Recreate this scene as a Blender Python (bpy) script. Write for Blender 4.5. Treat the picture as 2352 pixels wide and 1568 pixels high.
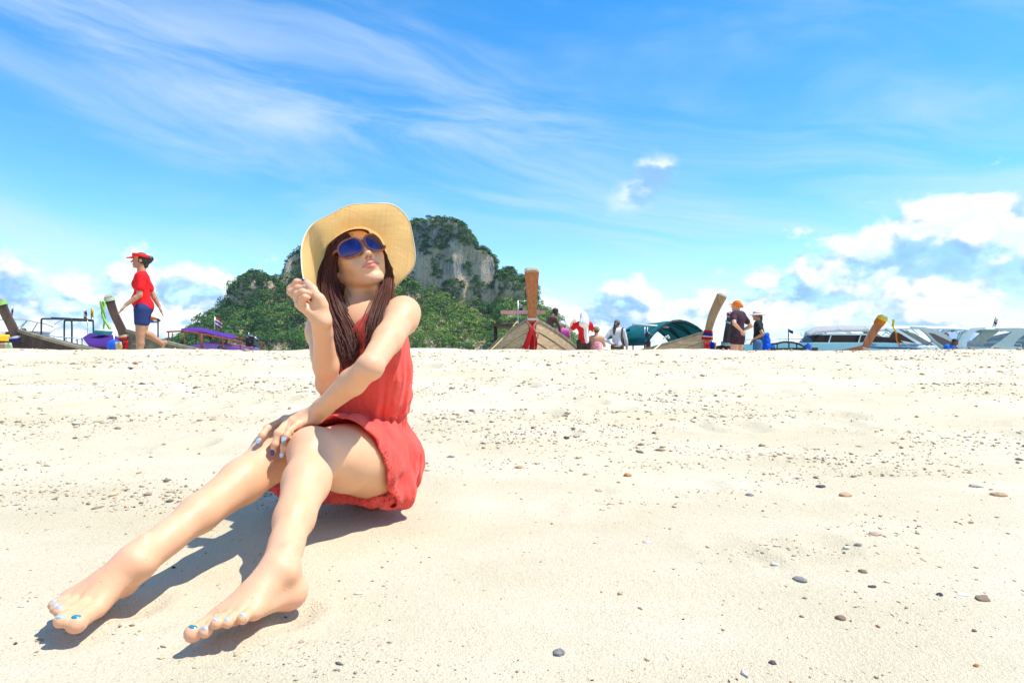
import bpy, bmesh, math, random
import numpy as np
from mathutils import Vector, Matrix
for _o in list(bpy.data.objects): bpy.data.objects.remove(_o)
SC = bpy.context.scene
COL = SC.collection
R = math.radians
V = lambda *a: np.array(a, dtype=np.float64)
# ------------------------------------------------------------------ camera
CAMZ = 0.50; FPX = 1400.0; PITCH = 0.02
cam = bpy.data.objects.new('camera', bpy.data.cameras.new('camera'))
COL.objects.link(cam); SC.camera = cam
cam.location = (0, 0, CAMZ); cam.rotation_euler = (R(90) + PITCH, 0, 0)
cam.data.sensor_width = 36; cam.data.lens = 36 * FPX / 2352
cam.data.clip_start = 0.05; cam.data.clip_end = 20000
def C(u, v, d):
    """A world point from the direction (u, v) of a 2352 x 1568 picture and a distance d ahead."""
    xc = (u - 1176) / FPX * d; zc = (784 - v) / FPX * d
    return V(xc, d * math.cos(PITCH) - zc * math.sin(PITCH), CAMZ + zc * math.cos(PITCH) + d * math.sin(PITCH))
def px(p):
    y = p[1]; z = p[2] - CAMZ
    d = y * math.cos(PITCH) + z * math.sin(PITCH); zc = -y * math.sin(PITCH) + z * math.cos(PITCH)
    return 1176 + p[0] / d * FPX, 784 - zc / d * FPX, d
# ------------------------------------------------------------------ sun, sky, exposure
SUN = V(0.42, -0.06, 0.90); SUN /= np.linalg.norm(SUN)
SUN_EL = math.asin(SUN[2]); SUN_AZ = math.atan2(SUN[0], SUN[1])
sun = bpy.data.objects.new('sun', bpy.data.lights.new('sun', 'SUN'))
COL.objects.link(sun); sun.data.energy = 3.7; sun.data.angle = R(0.55); sun.data.color = (1, .955, .88)
sun.rotation_euler = Vector(SUN).to_track_quat('Z', 'Y').to_euler()
SC.view_settings.view_transform = 'Standard'; SC.view_settings.look = 'None'
SC.view_settings.exposure = 0.80; SC.view_settings.gamma = 1
SC.view_settings.use_curve_mapping = False
SC.cycles.max_bounces = 6; SC.cycles.transparent_max_bounces = 8
# ------------------------------------------------------------------ node helpers
class NT:
    def __init__(s, tree): s.t = tree; s.n = tree.nodes; s.l = tree.links
    def new(s, typ, **kw):
        nd = s.n.new(typ)
        for k, v in kw.items(): setattr(nd, k, v)
        return nd
    def put(s, sock, v):
        if hasattr(v, 'is_linked') or isinstance(v, bpy.types.NodeSocket): s.l.new(v, sock)
        elif isinstance(v, (tuple, list)) and len(v) == 3 and sock.type == 'RGBA': sock.default_value = (*v, 1)
        else: sock.default_value = v
    def math(s, op, a, b=None, c=None, clamp=False):
        nd = s.new('ShaderNodeMath', operation=op, use_clamp=clamp)
        for i, x in enumerate((a, b, c)):
            if x is not None: s.put(nd.inputs[i], x)
        return nd.outputs[0]
    def vmath(s, op, a, b=None, scale=None):
        nd = s.new('ShaderNodeVectorMath', operation=op)
        s.put(nd.inputs[0], a)
        if b is not None: s.put(nd.inputs[1], b)
        if scale is not None: s.put(nd.inputs['Scale'], scale)
        return nd.outputs['Value'] if op in ('LENGTH', 'DOT_PRODUCT') else nd.outputs[0]
    def noise(s, vec, scale, detail=4, rough=.55, dist=0., out='Fac', lac=2.0):
        nd = s.new('ShaderNodeTexNoise')
        if vec is not None: s.l.new(vec, nd.inputs['Vector'])
        nd.inputs['Scale'].default_value = scale; nd.inputs['Detail'].default_value = detail
        nd.inputs['Roughness'].default_value = rough; nd.inputs['Distortion'].default_value = dist
        nd.inputs['Lacunarity'].default_value = lac
        return nd.outputs[out]
    def mapr(s, v, a, b, c=0., d=1., smooth=False):
        nd = s.new('ShaderNodeMapRange'); nd.clamp = True
        if smooth: nd.interpolation_type = 'SMOOTHSTEP'
        s.put(nd.inputs[0], v)
        for i, x in enumerate((a, b, c, d)): s.put(nd.inputs[i + 1], x)
        return nd.outputs[0]
    def mix(s, fac, a, b, blend='MIX'):
        nd = s.new('ShaderNodeMix', data_type='RGBA', blend_type=blend)
        s.put(nd.inputs[0], fac); s.put(nd.inputs[6], a); s.put(nd.inputs[7], b)
        return nd.outputs[2]
    def ramp(s, fac, stops, interp='LINEAR'):
        nd = s.new('ShaderNodeValToRGB'); cr = nd.color_ramp; cr.interpolation = interp
        while len(cr.elements) < len(stops): cr.elements.new(.5)
        for e, (p, c) in zip(cr.elements, stops):
            e.position = p; e.color = (*c, 1) if len(c) == 3 else c
        s.put(nd.inputs[0], fac)
        return nd.outputs[0]
    def xyz(s, x, y, z):
        nd = s.new('ShaderNodeCombineXYZ')
        for i, q in enumerate((x, y, z)): s.put(nd.inputs[i], q)
        return nd.outputs[0]
    def sep(s, v):
        nd = s.new('ShaderNodeSeparateXYZ'); s.l.new(v, nd.inputs[0]); return nd.outputs
    def bump(s, h, strength=.3, dist=.01):
        nd = s.new('ShaderNodeBump'); s.put(nd.inputs['Height'], h)
        nd.inputs['Strength'].default_value = strength; nd.inputs['Distance'].default_value = dist
        return nd.outputs[0]
MATS = {}
def mat(name, col, rough=.6, spec=.5, metal=0., var=.12, vscale=8., bump=0., bscale=60., sss=0., trans=0., coat=0., stretch=None, col2=None, dist=.005, alpha=None):
    """Principled material with noise-varied colour (object coordinates)."""
    if name in MATS: return MATS[name]
    m = bpy.data.materials.new(name); m.use_nodes = True
    t = NT(m.node_tree); b = t.n['Principled BSDF']
    co = t.new('ShaderNodeTexCoord').outputs['Object']
    if stretch: co = t.vmath('MULTIPLY', co, stretch)
    n = t.noise(co, vscale, 5, .6)
    c1 = col; c2 = col2 or tuple(x * (1 - 2.2 * var) for x in col)
    f = t.mapr(n, .32, .68)
    cc = t.mix(f, c2, c1)
    t.l.new(cc, b.inputs['Base Color'])
    b.inputs['Roughness'].default_value = rough; b.inputs['Specular IOR Level'].default_value = spec
    b.inputs['Metallic'].default_value = metal; b.inputs['Coat Weight'].default_value = coat
    if sss:
        b.inputs['Subsurface Weight'].default_value = sss; b.inputs['Subsurface Radius'].default_value = (1, .35, .2)
        b.inputs['Subsurface Scale'].default_value = .01
    if bump:
        t.l.new(t.bump(t.noise(co, bscale, 4, .6), bump, dist), b.inputs['Normal'])
    if trans:
        tr = t.new('ShaderNodeBsdfTranslucent'); t.l.new(cc, tr.inputs[0])
        mx = t.new('ShaderNodeMixShader'); mx.inputs[0].default_value = trans
        t.l.new(b.outputs[0], mx.inputs[1]); t.l.new(tr.outputs[0], mx.inputs[2])
        t.l.new(mx.outputs[0], t.n['Material Output'].inputs[0])
    MATS[name] = m
    return m
# ------------------------------------------------------------------ object helpers
def mesh_obj(name, verts, faces, material, parent=None, smooth=True):
    me = bpy.data.meshes.new(name)
    verts = np.asarray(verts, dtype=np.float32)
    if isinstance(faces, np.ndarray):
        nf, k = faces.shape
        me.vertices.add(len(verts)); me.vertices.foreach_set('co', verts.ravel())
        me.loops.add(nf * k); me.loops.foreach_set('vertex_index', faces.astype(np.int32).ravel())
        me.polygons.add(nf); me.polygons.foreach_set('loop_start', np.arange(0, nf * k, k, dtype=np.int32))
        me.update(calc_edges=True)
    else:
        me.from_pydata(verts.tolist(), [], faces)
    if smooth: me.polygons.foreach_set('use_smooth', np.ones(len(me.polygons), dtype=bool))
    me.validate(); me.update()
    if material: me.materials.append(material)
    o = bpy.data.objects.new(name, me); COL.objects.link(o)
    if parent is not None: attach(o, parent)
    return o
def attach(o, parent):
    o.parent = parent; o.matrix_parent_inverse = parent_matrix(parent).inverted()
def parent_matrix(p):
    m = Matrix.LocRotScale(p.location, p.rotation_euler, p.scale)
    if p.parent: m = parent_matrix(p.parent) @ p.matrix_parent_inverse @ m
    return m
def thing(name, label, cat, loc, group=None):
    o = bpy.data.objects.new(name, None); COL.objects.link(o); o.empty_display_size = .1
    o.location = tuple(loc); o['label'] = label; o['category'] = cat
    if group: o['group'] = group
    return o
def tag(o, label, cat, group=None):
    o['label'] = label; o['category'] = cat
    if group: o['group'] = group
    return o
class MB:
    """Collects simple solids, then links them as one mesh."""
    def __init__(s): s.v = []; s.f = []
    def add(s, vs, fs):
        n = len(s.v); s.v += [tuple(map(float, p)) for p in vs]; s.f += [tuple(i + n for i in f) for f in fs]
    def box(s, c, size, M=None):
        c = np.array(c, float); M = np.eye(3) if M is None else np.asarray(M)
        hs = np.array(size, float) / 2; vs = []
        for i in (-1, 1):
            for j in (-1, 1):
                for k in (-1, 1): vs.append(c + M @ (hs * (i, j, k)))
        s.add(vs, [(0, 1, 3, 2), (4, 6, 7, 5), (0, 4, 5, 1), (2, 3, 7, 6), (0, 2, 6, 4), (1, 5, 7, 3)]); return s
    def tube(s, pts, r, n=8, cap=True, flat=None):
        """Swept tube; r may be a list; flat=(w,h) sweeps a rectangle-like ribbon."""
        pts = [np.array(p, float) for p in pts]; m = len(pts)
        rr = [r] * m if np.isscalar(r) else list(r)
        up = np.array((0, 0, 1.)); base = len(s.v); prev = None
        for i, p in enumerate(pts):
            t = pts[min(i + 1, m - 1)] - pts[max(i - 1, 0)]; t = t / (np.linalg.norm(t) + 1e-12)
            if prev is None:
                a = np.cross(t, up)
                if np.linalg.norm(a) < .1: a = np.cross(t, (1, 0, 0))
            else: a = prev - t * np.dot(prev, t)
            a = a / (np.linalg.norm(a) + 1e-12); b = np.cross(t, a); prev = a
            for k in range(n):
                q = 2 * math.pi * (k + .5) / n
                s.v.append(tuple(p + rr[i] * (math.cos(q) * a + math.sin(q) * b)))
        for i in range(m - 1):
            for k in range(n):
                s.f.append((base + i * n + k, base + i * n + (k + 1) % n, base + (i + 1) * n + (k + 1) % n, base + (i + 1) * n + k))
        if cap:
            s.f.append(tuple(base + k for k in range(n))[::-1]); s.f.append(tuple(base + (m - 1) * n + k for k in range(n)))
        return s
    def loft(s, rings, close=True, caps=True):
        base = len(s.v); n = len(rings[0])
        for rg in rings: s.v += [tuple(map(float, p)) for p in rg]
        for i in range(len(rings) - 1):
            for k in range(n if close else n - 1):
                s.f.append((base + i * n + k, base + i * n + (k + 1) % n, base + (i + 1) * n + (k + 1) % n, base + (i + 1) * n + k))
        if caps and close:
            s.f.append(tuple(base + k for k in range(n))[::-1]); s.f.append(tuple(base + (len(rings) - 1) * n + k for k in range(n)))
        return s
    def sheet(s, grid, th=.004):
        """Thin solid sheet from a grid of points (rows x cols)."""
        g = np.array(grid, float); a, b = g.shape[:2]
        du = np.gradient(g, axis=0); dv = np.gradient(g, axis=1)
        nn = np.cross(du, dv); nn /= (np.linalg.norm(nn, axis=2, keepdims=True) + 1e-12)
        base = len(s.v); t = g + nn * th / 2; u = g - nn * th / 2
        s.v += [tuple(p) for p in t.reshape(-1, 3)] + [tuple(p) for p in u.reshape(-1, 3)]; N = a * b
        ix = lambda i, j: base + i * b + j
        for i in range(a - 1):
            for j in range(b - 1):
                s.f.append((ix(i, j), ix(i + 1, j), ix(i + 1, j + 1), ix(i, j + 1)))
                s.f.append((N + ix(i, j), N + ix(i, j + 1), N + ix(i + 1, j + 1), N + ix(i + 1, j)))
        for i in range(a - 1):
            for j in (0, b - 1):
                q = (ix(i, j), ix(i + 1, j), N + ix(i + 1, j), N + ix(i, j)); s.f.append(q if j else q[::-1])
        for j in range(b - 1):
            for i in (0, a - 1):
                q = (ix(i, j), ix(i, j + 1), N + ix(i, j + 1), N + ix(i, j)); s.f.append(q[::-1] if i else q)
        return s
    def ball(s, c, r, M=None, nu=12, nv=8):
        c = np.array(c, float); M = np.eye(3) if M is None else np.asarray(M); r = np.ones(3) * np.array(r)
        base = len(s.v); rows = []
        s.v.append(tuple(c + M @ (r * (0, 0, -1))))
        for i in range(1, nv):
            a = math.pi * (i / nv - .5)
            for k in range(nu):
                q = 2 * math.pi * k / nu
                s.v.append(tuple(c + M @ (r * (math.cos(a) * math.cos(q), math.cos(a) * math.sin(q), math.sin(a)))))
        s.v.append(tuple(c + M @ (r * (0, 0, 1)))); top = len(s.v) - 1
        for k in range(nu):
            s.f.append((base, base + 1 + (k + 1) % nu, base + 1 + k))
            for i in range(nv - 2):
                a = base + 1 + i * nu
                s.f.append((a + k, a + (k + 1) % nu, a + nu + (k + 1) % nu, a + nu + k))
            a = base + 1 + (nv - 2) * nu
            s.f.append((a + k, a + (k + 1) % nu, top))
        return s
    def build(s, name, material, parent=None, smooth=True, label=None, sharp=None):
        o = mesh_obj(name, s.v, s.f, material, parent, smooth)
        if sharp is not None and smooth:
            try: o.data.set_sharp_from_angle(angle=R(sharp))
            except Exception: pass
        if label: o['label'] = label
        return o
def spline(pts, n, closed=False):
    """Catmull-Rom resampling."""
    P = np.array(pts, float); m = len(P); out = []
    segs = m if closed else m - 1
    for q in np.linspace(0, segs, n, endpoint=not closed):
        i = min(int(q), segs - 1); t = q - i
        if closed: a, b, c, d = P[(i - 1) % m], P[i % m], P[(i + 1) % m], P[(i + 2) % m]
        else: a, b, c, d = P[max(i - 1, 0)], P[i], P[i + 1], P[min(i + 2, m - 1)]
        out.append(.5 * ((2 * b) + (c - a) * t + (2 * a - 5 * b + 4 * c - d) * t * t + (3 * b - a - 3 * c + d) * t ** 3))
    return np.array(out)
# ------------------------------------------------------------------ numpy noise
_rng = np.random.default_rng(7)
_TAB = _rng.random(1 << 16).astype(np.float32)
def vnoise(p):
    """Value noise in [-1, 1] for an (..., 3) array."""
    i = np.floor(p).astype(np.int64); f = (p - i).astype(np.float32); f = f * f * (3 - 2 * f)
    def h(dx, dy, dz):
        k = (i[..., 0] + dx) * 73856093 ^ (i[..., 1] + dy) * 19349663 ^ (i[..., 2] + dz) * 83492791
        return _TAB[(k ^ (k >> 13)) & 0xffff]
    x, y, z = f[..., 0], f[..., 1], f[..., 2]
    a = h(0, 0, 0) * (1 - x) + h(1, 0, 0) * x; b = h(0, 1, 0) * (1 - x) + h(1, 1, 0) * x
    c = h(0, 0, 1) * (1 - x) + h(1, 0, 1) * x; d = h(0, 1, 1) * (1 - x) + h(1, 1, 1) * x
    a = a * (1 - y) + b * y; c = c * (1 - y) + d * y
    return (a * (1 - z) + c * z) * 2 - 1
def fbm(p, octv=4, gain=.5, lac=2.03):
    s = 0; a = 1.; t = 0
    p = np.array(p, dtype=np.float64)
    for _ in range(octv):
        s = s + a * vnoise(p); t += a; a *= gain; p = p * lac + 17.3
    return s / t
# ------------------------------------------------------------------ signed-distance modelling
def nrm(v): v = np.asarray(v, float); return v / (np.linalg.norm(v) + 1e-12)
def frame(z, x=None):
    z = nrm(z); x = np.array((1., 0, 0)) if x is None else np.asarray(x, float)
    x = x - z * np.dot(x, z); x = nrm(x); return np.stack([x, np.cross(z, x), z], 1)
class Grid:
    def __init__(s, lo, hi, h):
        s.h = h; s.i0 = np.floor(np.array(lo) / h).astype(int); i1 = np.ceil(np.array(hi) / h).astype(int) + 1
        s.n = i1 - s.i0; s.f = np.full(tuple(s.n), 1., np.float32)
    def sl(s, lo, hi):
        a = np.maximum(np.floor(np.array(lo) / s.h).astype(int) - s.i0, 0)
        b = np.minimum(np.ceil(np.array(hi) / s.h).astype(int) + 1 - s.i0, s.n)
        return a, b
    def pts(s, a, b):
        ax = [((np.arange(a[i], b[i]) + s.i0[i]) * s.h).astype(np.float32) for i in range(3)]
        return ax[0][:, None, None], ax[1][None, :, None], ax[2][None, None, :]
    def comb(s, a, b, d, k, mode):
        S = tuple(slice(a[i], b[i]) for i in range(3)); f = s.f[S]
        if mode == 'sub': d = -d; f = -f; d = -d
        if mode == 'add':
            if k <= 0: s.f[S] = np.minimum(f, d); return
            hh = np.clip(.5 + .5 * (f - d) / k, 0, 1); s.f[S] = f + (d - f) * hh - k * hh * (1 - hh)
        elif mode == 'sub':      # max(F, -d) with F = -f
            F = -f; e = -d
            if k <= 0: s.f[S] = np.maximum(F, e); return
            hh = np.clip(.5 - .5 * (F - e) / k, 0, 1); s.f[S] = F + (e - F) * hh + k * hh * (1 - hh)
    def cone(s, a, b, ra, rb=None, k=.01, flat=None, mode='add', grow=0.):
        rb = ra if rb is None else rb
        a = np.asarray(a, float); b = np.asarray(b, float); ra += grow; rb += grow
        m = max(ra, rb) + max(k, 0) + 2.5 * s.h
        lo, hi = s.sl(np.minimum(a, b) - m, np.maximum(a, b) + m)
        if (hi <= lo).any(): return s
        X, Y, Z = s.pts(lo, hi); X = X - np.float32(a[0]); Y = Y - np.float32(a[1]); Z = Z - np.float32(a[2])
        e = (b - a).astype(np.float32); L2 = max(float(e @ e), 1e-10)
        t = np.clip((X * e[0] + Y * e[1] + Z * e[2]) / L2, 0, 1)
        X = X - t * e[0]; Y = Y - t * e[1]; Z = Z - t * e[2]
        d2 = X * X + Y * Y + Z * Z
        if flat is not None:
            nv, sc = flat; nv = nrm(nv); q = X * nv[0] + Y * nv[1] + Z * nv[2]; d2 = d2 + q * q * (1 / sc ** 2 - 1)
        s.comb(lo, hi, np.sqrt(d2) - (np.float32(ra) + t * np.float32(rb - ra)), k, mode); return s
    def chain(s, pts, rs, k=.01, flat=None, mode='add', grow=0.):
        for i in range(len(pts) - 1): s.cone(pts[i], pts[i + 1], rs[i], rs[i + 1], k, flat, mode, grow)
        return s
    def ell(s, c, r, M=None, k=.01, mode='add', grow=0.):
        c = np.asarray(c, float); r = np.ones(3) * np.asarray(r, float) + grow
        m = r.max() + max(k, 0) + 2.5 * s.h
        lo, hi = s.sl(c - m, c + m)
        if (hi <= lo).any(): return s
        X, Y, Z = s.pts(lo, hi); X = X - np.float32(c[0]); Y = Y - np.float32(c[1]); Z = Z - np.float32(c[2])
        if M is not None:
            M = np.asarray(M, np.float32); X, Y, Z = (X * M[0, i] + Y * M[1, i] + Z * M[2, i] for i in range(3))
        r = r.astype(np.float32)
        k0 = np.sqrt((X / r[0]) ** 2 + (Y / r[1]) ** 2 + (Z / r[2]) ** 2)
        k1 = np.sqrt((X / r[0] ** 2) ** 2 + (Y / r[1] ** 2) ** 2 + (Z / r[2] ** 2) ** 2) + 1e-9
        s.comb(lo, hi, k0 * (k0 - 1) / k1, k, mode); return s
    def merge(s, g, k=0., mode='add'):
        lo = np.maximum(g.i0, s.i0); hi = np.minimum(g.i0 + g.n, s.i0 + s.n)
        if (hi <= lo).any(): return s
        G = g.f[tuple(slice(lo[i] - g.i0[i], hi[i] - g.i0[i]) for i in range(3))]
        s.comb(lo - s.i0, hi - s.i0, G, k, mode); return s
    def where(s): return s.pts(np.zeros(3, int), s.n)
    def mesh(s, smooth=2):
        f = s.f; neg = f < 0
        c = np.zeros(tuple(np.array(f.shape) - 1), np.int8)
        for i in (0, 1):
            for j in (0, 1):
                for k in (0, 1): c += neg[i:f.shape[0] - 1 + i, j:f.shape[1] - 1 + j, k:f.shape[2] - 1 + k]
        act = (c > 0) & (c < 8); ids = np.argwhere(act)
        idx = np.full(act.shape, -1, np.int32); idx[act] = np.arange(len(ids))
        acc = np.zeros((len(ids), 3), np.float32); cnt = np.zeros(len(ids), np.float32)
        for ax in range(3):
            o1, o2 = [q for q in range(3) if q != ax]
            for p in (0, 1):
                for q in (0, 1):
                    A = ids.copy(); A[:, o1] += p; A[:, o2] += q; B = A.copy(); B[:, ax] += 1
                    fa = f[A[:, 0], A[:, 1], A[:, 2]]; fb = f[B[:, 0], B[:, 1], B[:, 2]]
                    m = (fa < 0) != (fb < 0); t = np.where(m, fa / np.where(m, fa - fb, 1), 0)
                    P = (A - ids).astype(np.float32); P[:, ax] += t; acc[m] += P[m]; cnt[m] += 1
        vs = (ids + acc / cnt[:, None] + s.i0) * s.h
        quads = []
        for ax in range(3):
            o1, o2 = [(1, 2), (2, 0), (0, 1)][ax]
            a = [slice(None)] * 3; b = [slice(None)] * 3; a[ax] = slice(0, -1); b[ax] = slice(1, None)
            na, nb = neg[tuple(a)], neg[tuple(b)]; E = np.argwhere(na != nb)
            E = E[(E[:, o1] > 0) & (E[:, o2] > 0) & (E[:, o1] < f.shape[o1] - 1) & (E[:, o2] < f.shape[o2] - 1)]
            sg = na[E[:, 0], E[:, 1], E[:, 2]]; cs = []
            for d1, d2 in ((-1, -1), (0, -1), (0, 0), (-1, 0)):
                K = E.copy(); K[:, o1] += d1; K[:, o2] += d2; cs.append(idx[K[:, 0], K[:, 1], K[:, 2]])
            q = np.stack(cs, 1); q[~sg] = q[~sg][:, ::-1]; quads.append(q)
        F = np.concatenate(quads); F = F[(F >= 0).all(1)]
        vs = vs.astype(np.float64)
        for _ in range(smooth):
            s0 = np.zeros_like(vs); cn = np.zeros(len(vs))
            for k in range(4):
                i, j = F[:, k], F[:, (k + 1) % 4]
                for d in range(3): s0[:, d] += np.bincount(i, vs[j, d], len(vs))
                cn += np.bincount(i, minlength=len(vs))
            vs = vs * .45 + .55 * s0 / np.maximum(cn, 1)[:, None]
        return vs, F
UP = V(0, 0, 1.)
def lerp(a, b, t): return a + (b - a) * t
# ------------------------------------------------------------------ world: Nishita sky with cirrus and a bank of cumulus
def build_world():
    w = bpy.data.worlds.new('World'); SC.world = w; w.use_nodes = True
    t = NT(w.node_tree); bg = t.n['Background']
    K = .10; bg.inputs[1].default_value = K
    sky = t.new('ShaderNodeTexSky', sky_type='NISHITA'); sky.sun_disc = False
    sky.sun_elevation = SUN_EL; sky.sun_rotation = SUN_AZ; sky.altitude = 0; sky.air_density = 1.0; sky.dust_density = .05; sky.ozone_density = 2.5
    hs = t.new('ShaderNodeHueSaturation'); hs.inputs['Saturation'].default_value = 1.38; hs.inputs['Value'].default_value = 1.50; hs.inputs['Hue'].default_value = .497
    t.l.new(sky.outputs[0], hs.inputs['Color']); col = hs.outputs[0]
    d = t.new('ShaderNodeTexCoord').outputs['Generated']; s = t.sep(d)
    az = t.math('ARCTAN2', s[0], s[1]); el = t.math('ARCSINE', t.math('MINIMUM', t.math('MAXIMUM', s[2], -1.), 1.))
    up = t.mapr(el, .0, .02)
    # high thin cirrus, combed by the wind
    ra = R(-9)
    u1 = t.math('ADD', t.math('MULTIPLY', az, math.cos(ra)), t.math('MULTIPLY', el, math.sin(ra)))
    v1 = t.math('SUBTRACT', t.math('MULTIPLY', el, math.cos(ra)), t.math('MULTIPLY', az, math.sin(ra)))
    wob = t.math('MULTIPLY', t.noise(t.xyz(t.math('MULTIPLY', u1, 2.), t.math('MULTIPLY', v1, 3.), 7.), 1.5, 3, .5), .07)
    cv = t.xyz(t.math('MULTIPLY', u1, 1.7), t.math('MULTIPLY', t.math('ADD', v1, wob), 9.5), 0.)
    n1 = t.noise(cv, 1.0, 9, .60, .8); cv2 = t.xyz(t.math('MULTIPLY', u1, 1.3), t.math('MULTIPLY', v1, 4.), 4.)
    n2 = t.noise(cv2, 1.2, 4, .5, .3)
    ci = t.math('MULTIPLY', t.mapr(n1, .34, .74, 0, 1, True), t.mapr(n2, .34, .62, .15, 1))
    ci = t.math('MULTIPLY', t.math('MULTIPLY', ci, .66), up)
    col = t.mix(ci, col, (4.7, 5.5, 6.3))
    # cumulus bank along the horizon: its height depends on the bearing
    def tops(stops, default):
        lo, hi = R(-52), R(52); f = t.mapr(az, lo, hi, 0, 1)
        st = [((R(a) - lo) / (hi - lo), (h / .3,) * 3) for a, h in stops]
        return t.math('MULTIPLY', t.sep(t.ramp(f, st))[0], .3)
    hc = tops([(-52, .10), (-40, .16), (-37.5, .10), (-34.5, .105), (-31.5, .165), (-28.5, .135), (-25, .12), (-12, .10), (0, .12), (4, .135), (13, .12), (20, .115), (25, .165), (31, .20), (38, .25), (43, .23), (52, .16)], .12)
    p = t.xyz(t.math('MULTIPLY', az, 1.0), t.math('MULTIPLY', el, 1.35), 0.)
    nb = t.noise(p, 11, 7, .56, .15); nl = t.noise(p, 5.5, 3, .5)
    q = t.math('ADD', t.math('MULTIPLY', t.math('SUBTRACT', hc, el), 17.), t.math('MULTIPLY', t.math('SUBTRACT', nb, .5), 5.2))
    dens = t.mapr(q, .05, .85, 0, 1, True)
    brk = t.mapr(t.math('ADD', nl, t.math('MULTIPLY', nb, .55)), .62, .82, .18, 1, True)
    dens = t.math('MULTIPLY', dens, t.mapr(q, .8, 3.2, 1., 0.))
    dens2 = t.math('MULTIPLY', t.mapr(q, .6, 2.2, 0, 1, True), brk)
    dens = t.math('MAXIMUM', dens, dens2)
    # one loose puff higher up
    ax = t.math('SUBTRACT', az, R(12.4)); ay = t.math('SUBTRACT', el, R(15.2))
    e1 = t.math('ADD', t.math('MULTIPLY', ax, .80), t.math('MULTIPLY', ay, .60)); e2 = t.math('SUBTRACT', t.math('MULTIPLY', ay, .80), t.math('MULTIPLY', ax, .60))
    rr = t.math('SQRT', t.math('ADD', t.math('POWER', t.math('DIVIDE', e1, .095), 2.), t.math('POWER', t.math('DIVIDE', e2, .050), 2.)))
    qp = t.math('ADD', t.math('MULTIPLY', t.math('SUBTRACT', .90, rr), 2.2), t.math('MULTIPLY', t.math('SUBTRACT', t.noise(t.vmath('ADD', p, (3.1, 1.7, .4)), 15, 6, .58, .2), .5), 2.3))
    puff = t.math('MULTIPLY', t.mapr(qp, .1, 1.6, 0, 1, True), t.mapr(e1, -.07, .02, .35, .95))
    dens = t.math('MAXIMUM', dens, puff); dens = t.math('MULTIPLY', dens, up)
    # light on the clouds: compare with the density a little nearer the sun
    po = t.vmath('ADD', p, (.010, .022, 0.)); nb2 = t.noise(po, 11, 7, .56, .15)
    po2 = t.vmath('ADD', p, (.02, .05, 0.)); nl2 = t.noise(po2, 11, 3, .5)
    lit = t.math('ADD', t.math('MULTIPLY', t.math('SUBTRACT', nb, nb2), 5.), t.math('MULTIPLY', t.math('SUBTRACT', t.noise(p, 11, 3, .5), nl2), 2.6))
    lit = t.math('ADD', lit, t.mapr(q, .2, 3.6, .78, .34))
    ccol = t.ramp(lit, [(.0, (1.9, 3.5, 6.2)), (.32, (2.9, 4.3, 6.2)), (.56, (4.8, 5.5, 6.2)), (.85, (7.0, 7.0, 7.0))])
    col = t.mix(t.math('MULTIPLY', dens, .96), col, ccol)
    t.l.new(col, bg.inputs[0])
build_world()
# ------------------------------------------------------------------ sand
GY = np.array([-6, .2, .95, 1.25, 1.7, 2.6, 5.0, 7.4, 8.2, 8.5, 8.9, 10., 13.5, 18., 24., 30., 45.])
GZ = np.array([.055, .058, .060, .066, .078, .125, .315, .52, .560, .535, .42, .20, -.03, -.15, -.42, -.75, -1.9])
from math import floor
def ground_base(y):
    # smooth interpolation (monotone cubic, Catmull style slopes)
    y = np.asarray(y, float); i = np.clip(np.searchsorted(GY, y) - 1, 0, len(GY) - 2)
    h = np.diff(GY); m = np.diff(GZ) / h; t = np.r_[m[0], (m[:-1] + m[1:]) / 2, m[-1]]
    s = np.clip((y - GY[i]) / h[i], 0, 1)
    return (2 * s ** 3 - 3 * s ** 2 + 1) * GZ[i] + (s ** 3 - 2 * s ** 2 + s) * h[i] * t[i] + (-2 * s ** 3 + 3 * s ** 2) * GZ[i + 1] + (s ** 3 - s ** 2) * h[i] * t[i + 1]
_fr = np.random.default_rng(3)
FOOTPRINTS = [(_fr.uniform(-5.5, 5.5), _fr.uniform(2.3, 8.0), _fr.uniform(.05, .11), _fr.uniform(.010, .028)) for _ in range(150)] + [(_fr.uniform(.1, 1.4), _fr.uniform(1.2, 2.3), _fr.uniform(.03, .06), _fr.uniform(.003, .008)) for _ in range(16)]
FOOTPRINTS += [(-.365, 1.03, .034, .010), (-.642, 1.065, .034, .010), (-.40, 1.72, .17, .012), (-.50, .93, .03, .004), (-.66, .95, .03, .004)]
def ground(x, y):
    x = np.array(x, float); y = np.array(y, float); P = np.stack([x, y, np.zeros_like(x)], -1)
    near = np.clip((y - 1.7) / 2.5, 0, 1)
    z = ground_base(y) + fbm(P * .55 + 3, 2) * .035 * near + fbm(P * 2.2, 3) * (.005 + .020 * near) + fbm(P * 11 + 9, 3) * (.0022 + .004 * near)
    for fx, fy, fr, fd in FOOTPRINTS:
        d2 = ((x - fx) / fr) ** 2 + ((y - fy) / (fr * 1.5)) ** 2; m = d2 < 6
        if m.any(): z[m] += fd * (-np.exp(-d2[m]) + .55 * np.exp(-(np.sqrt(d2[m]) - 1.45) ** 2 / .16))
    return z
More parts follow.
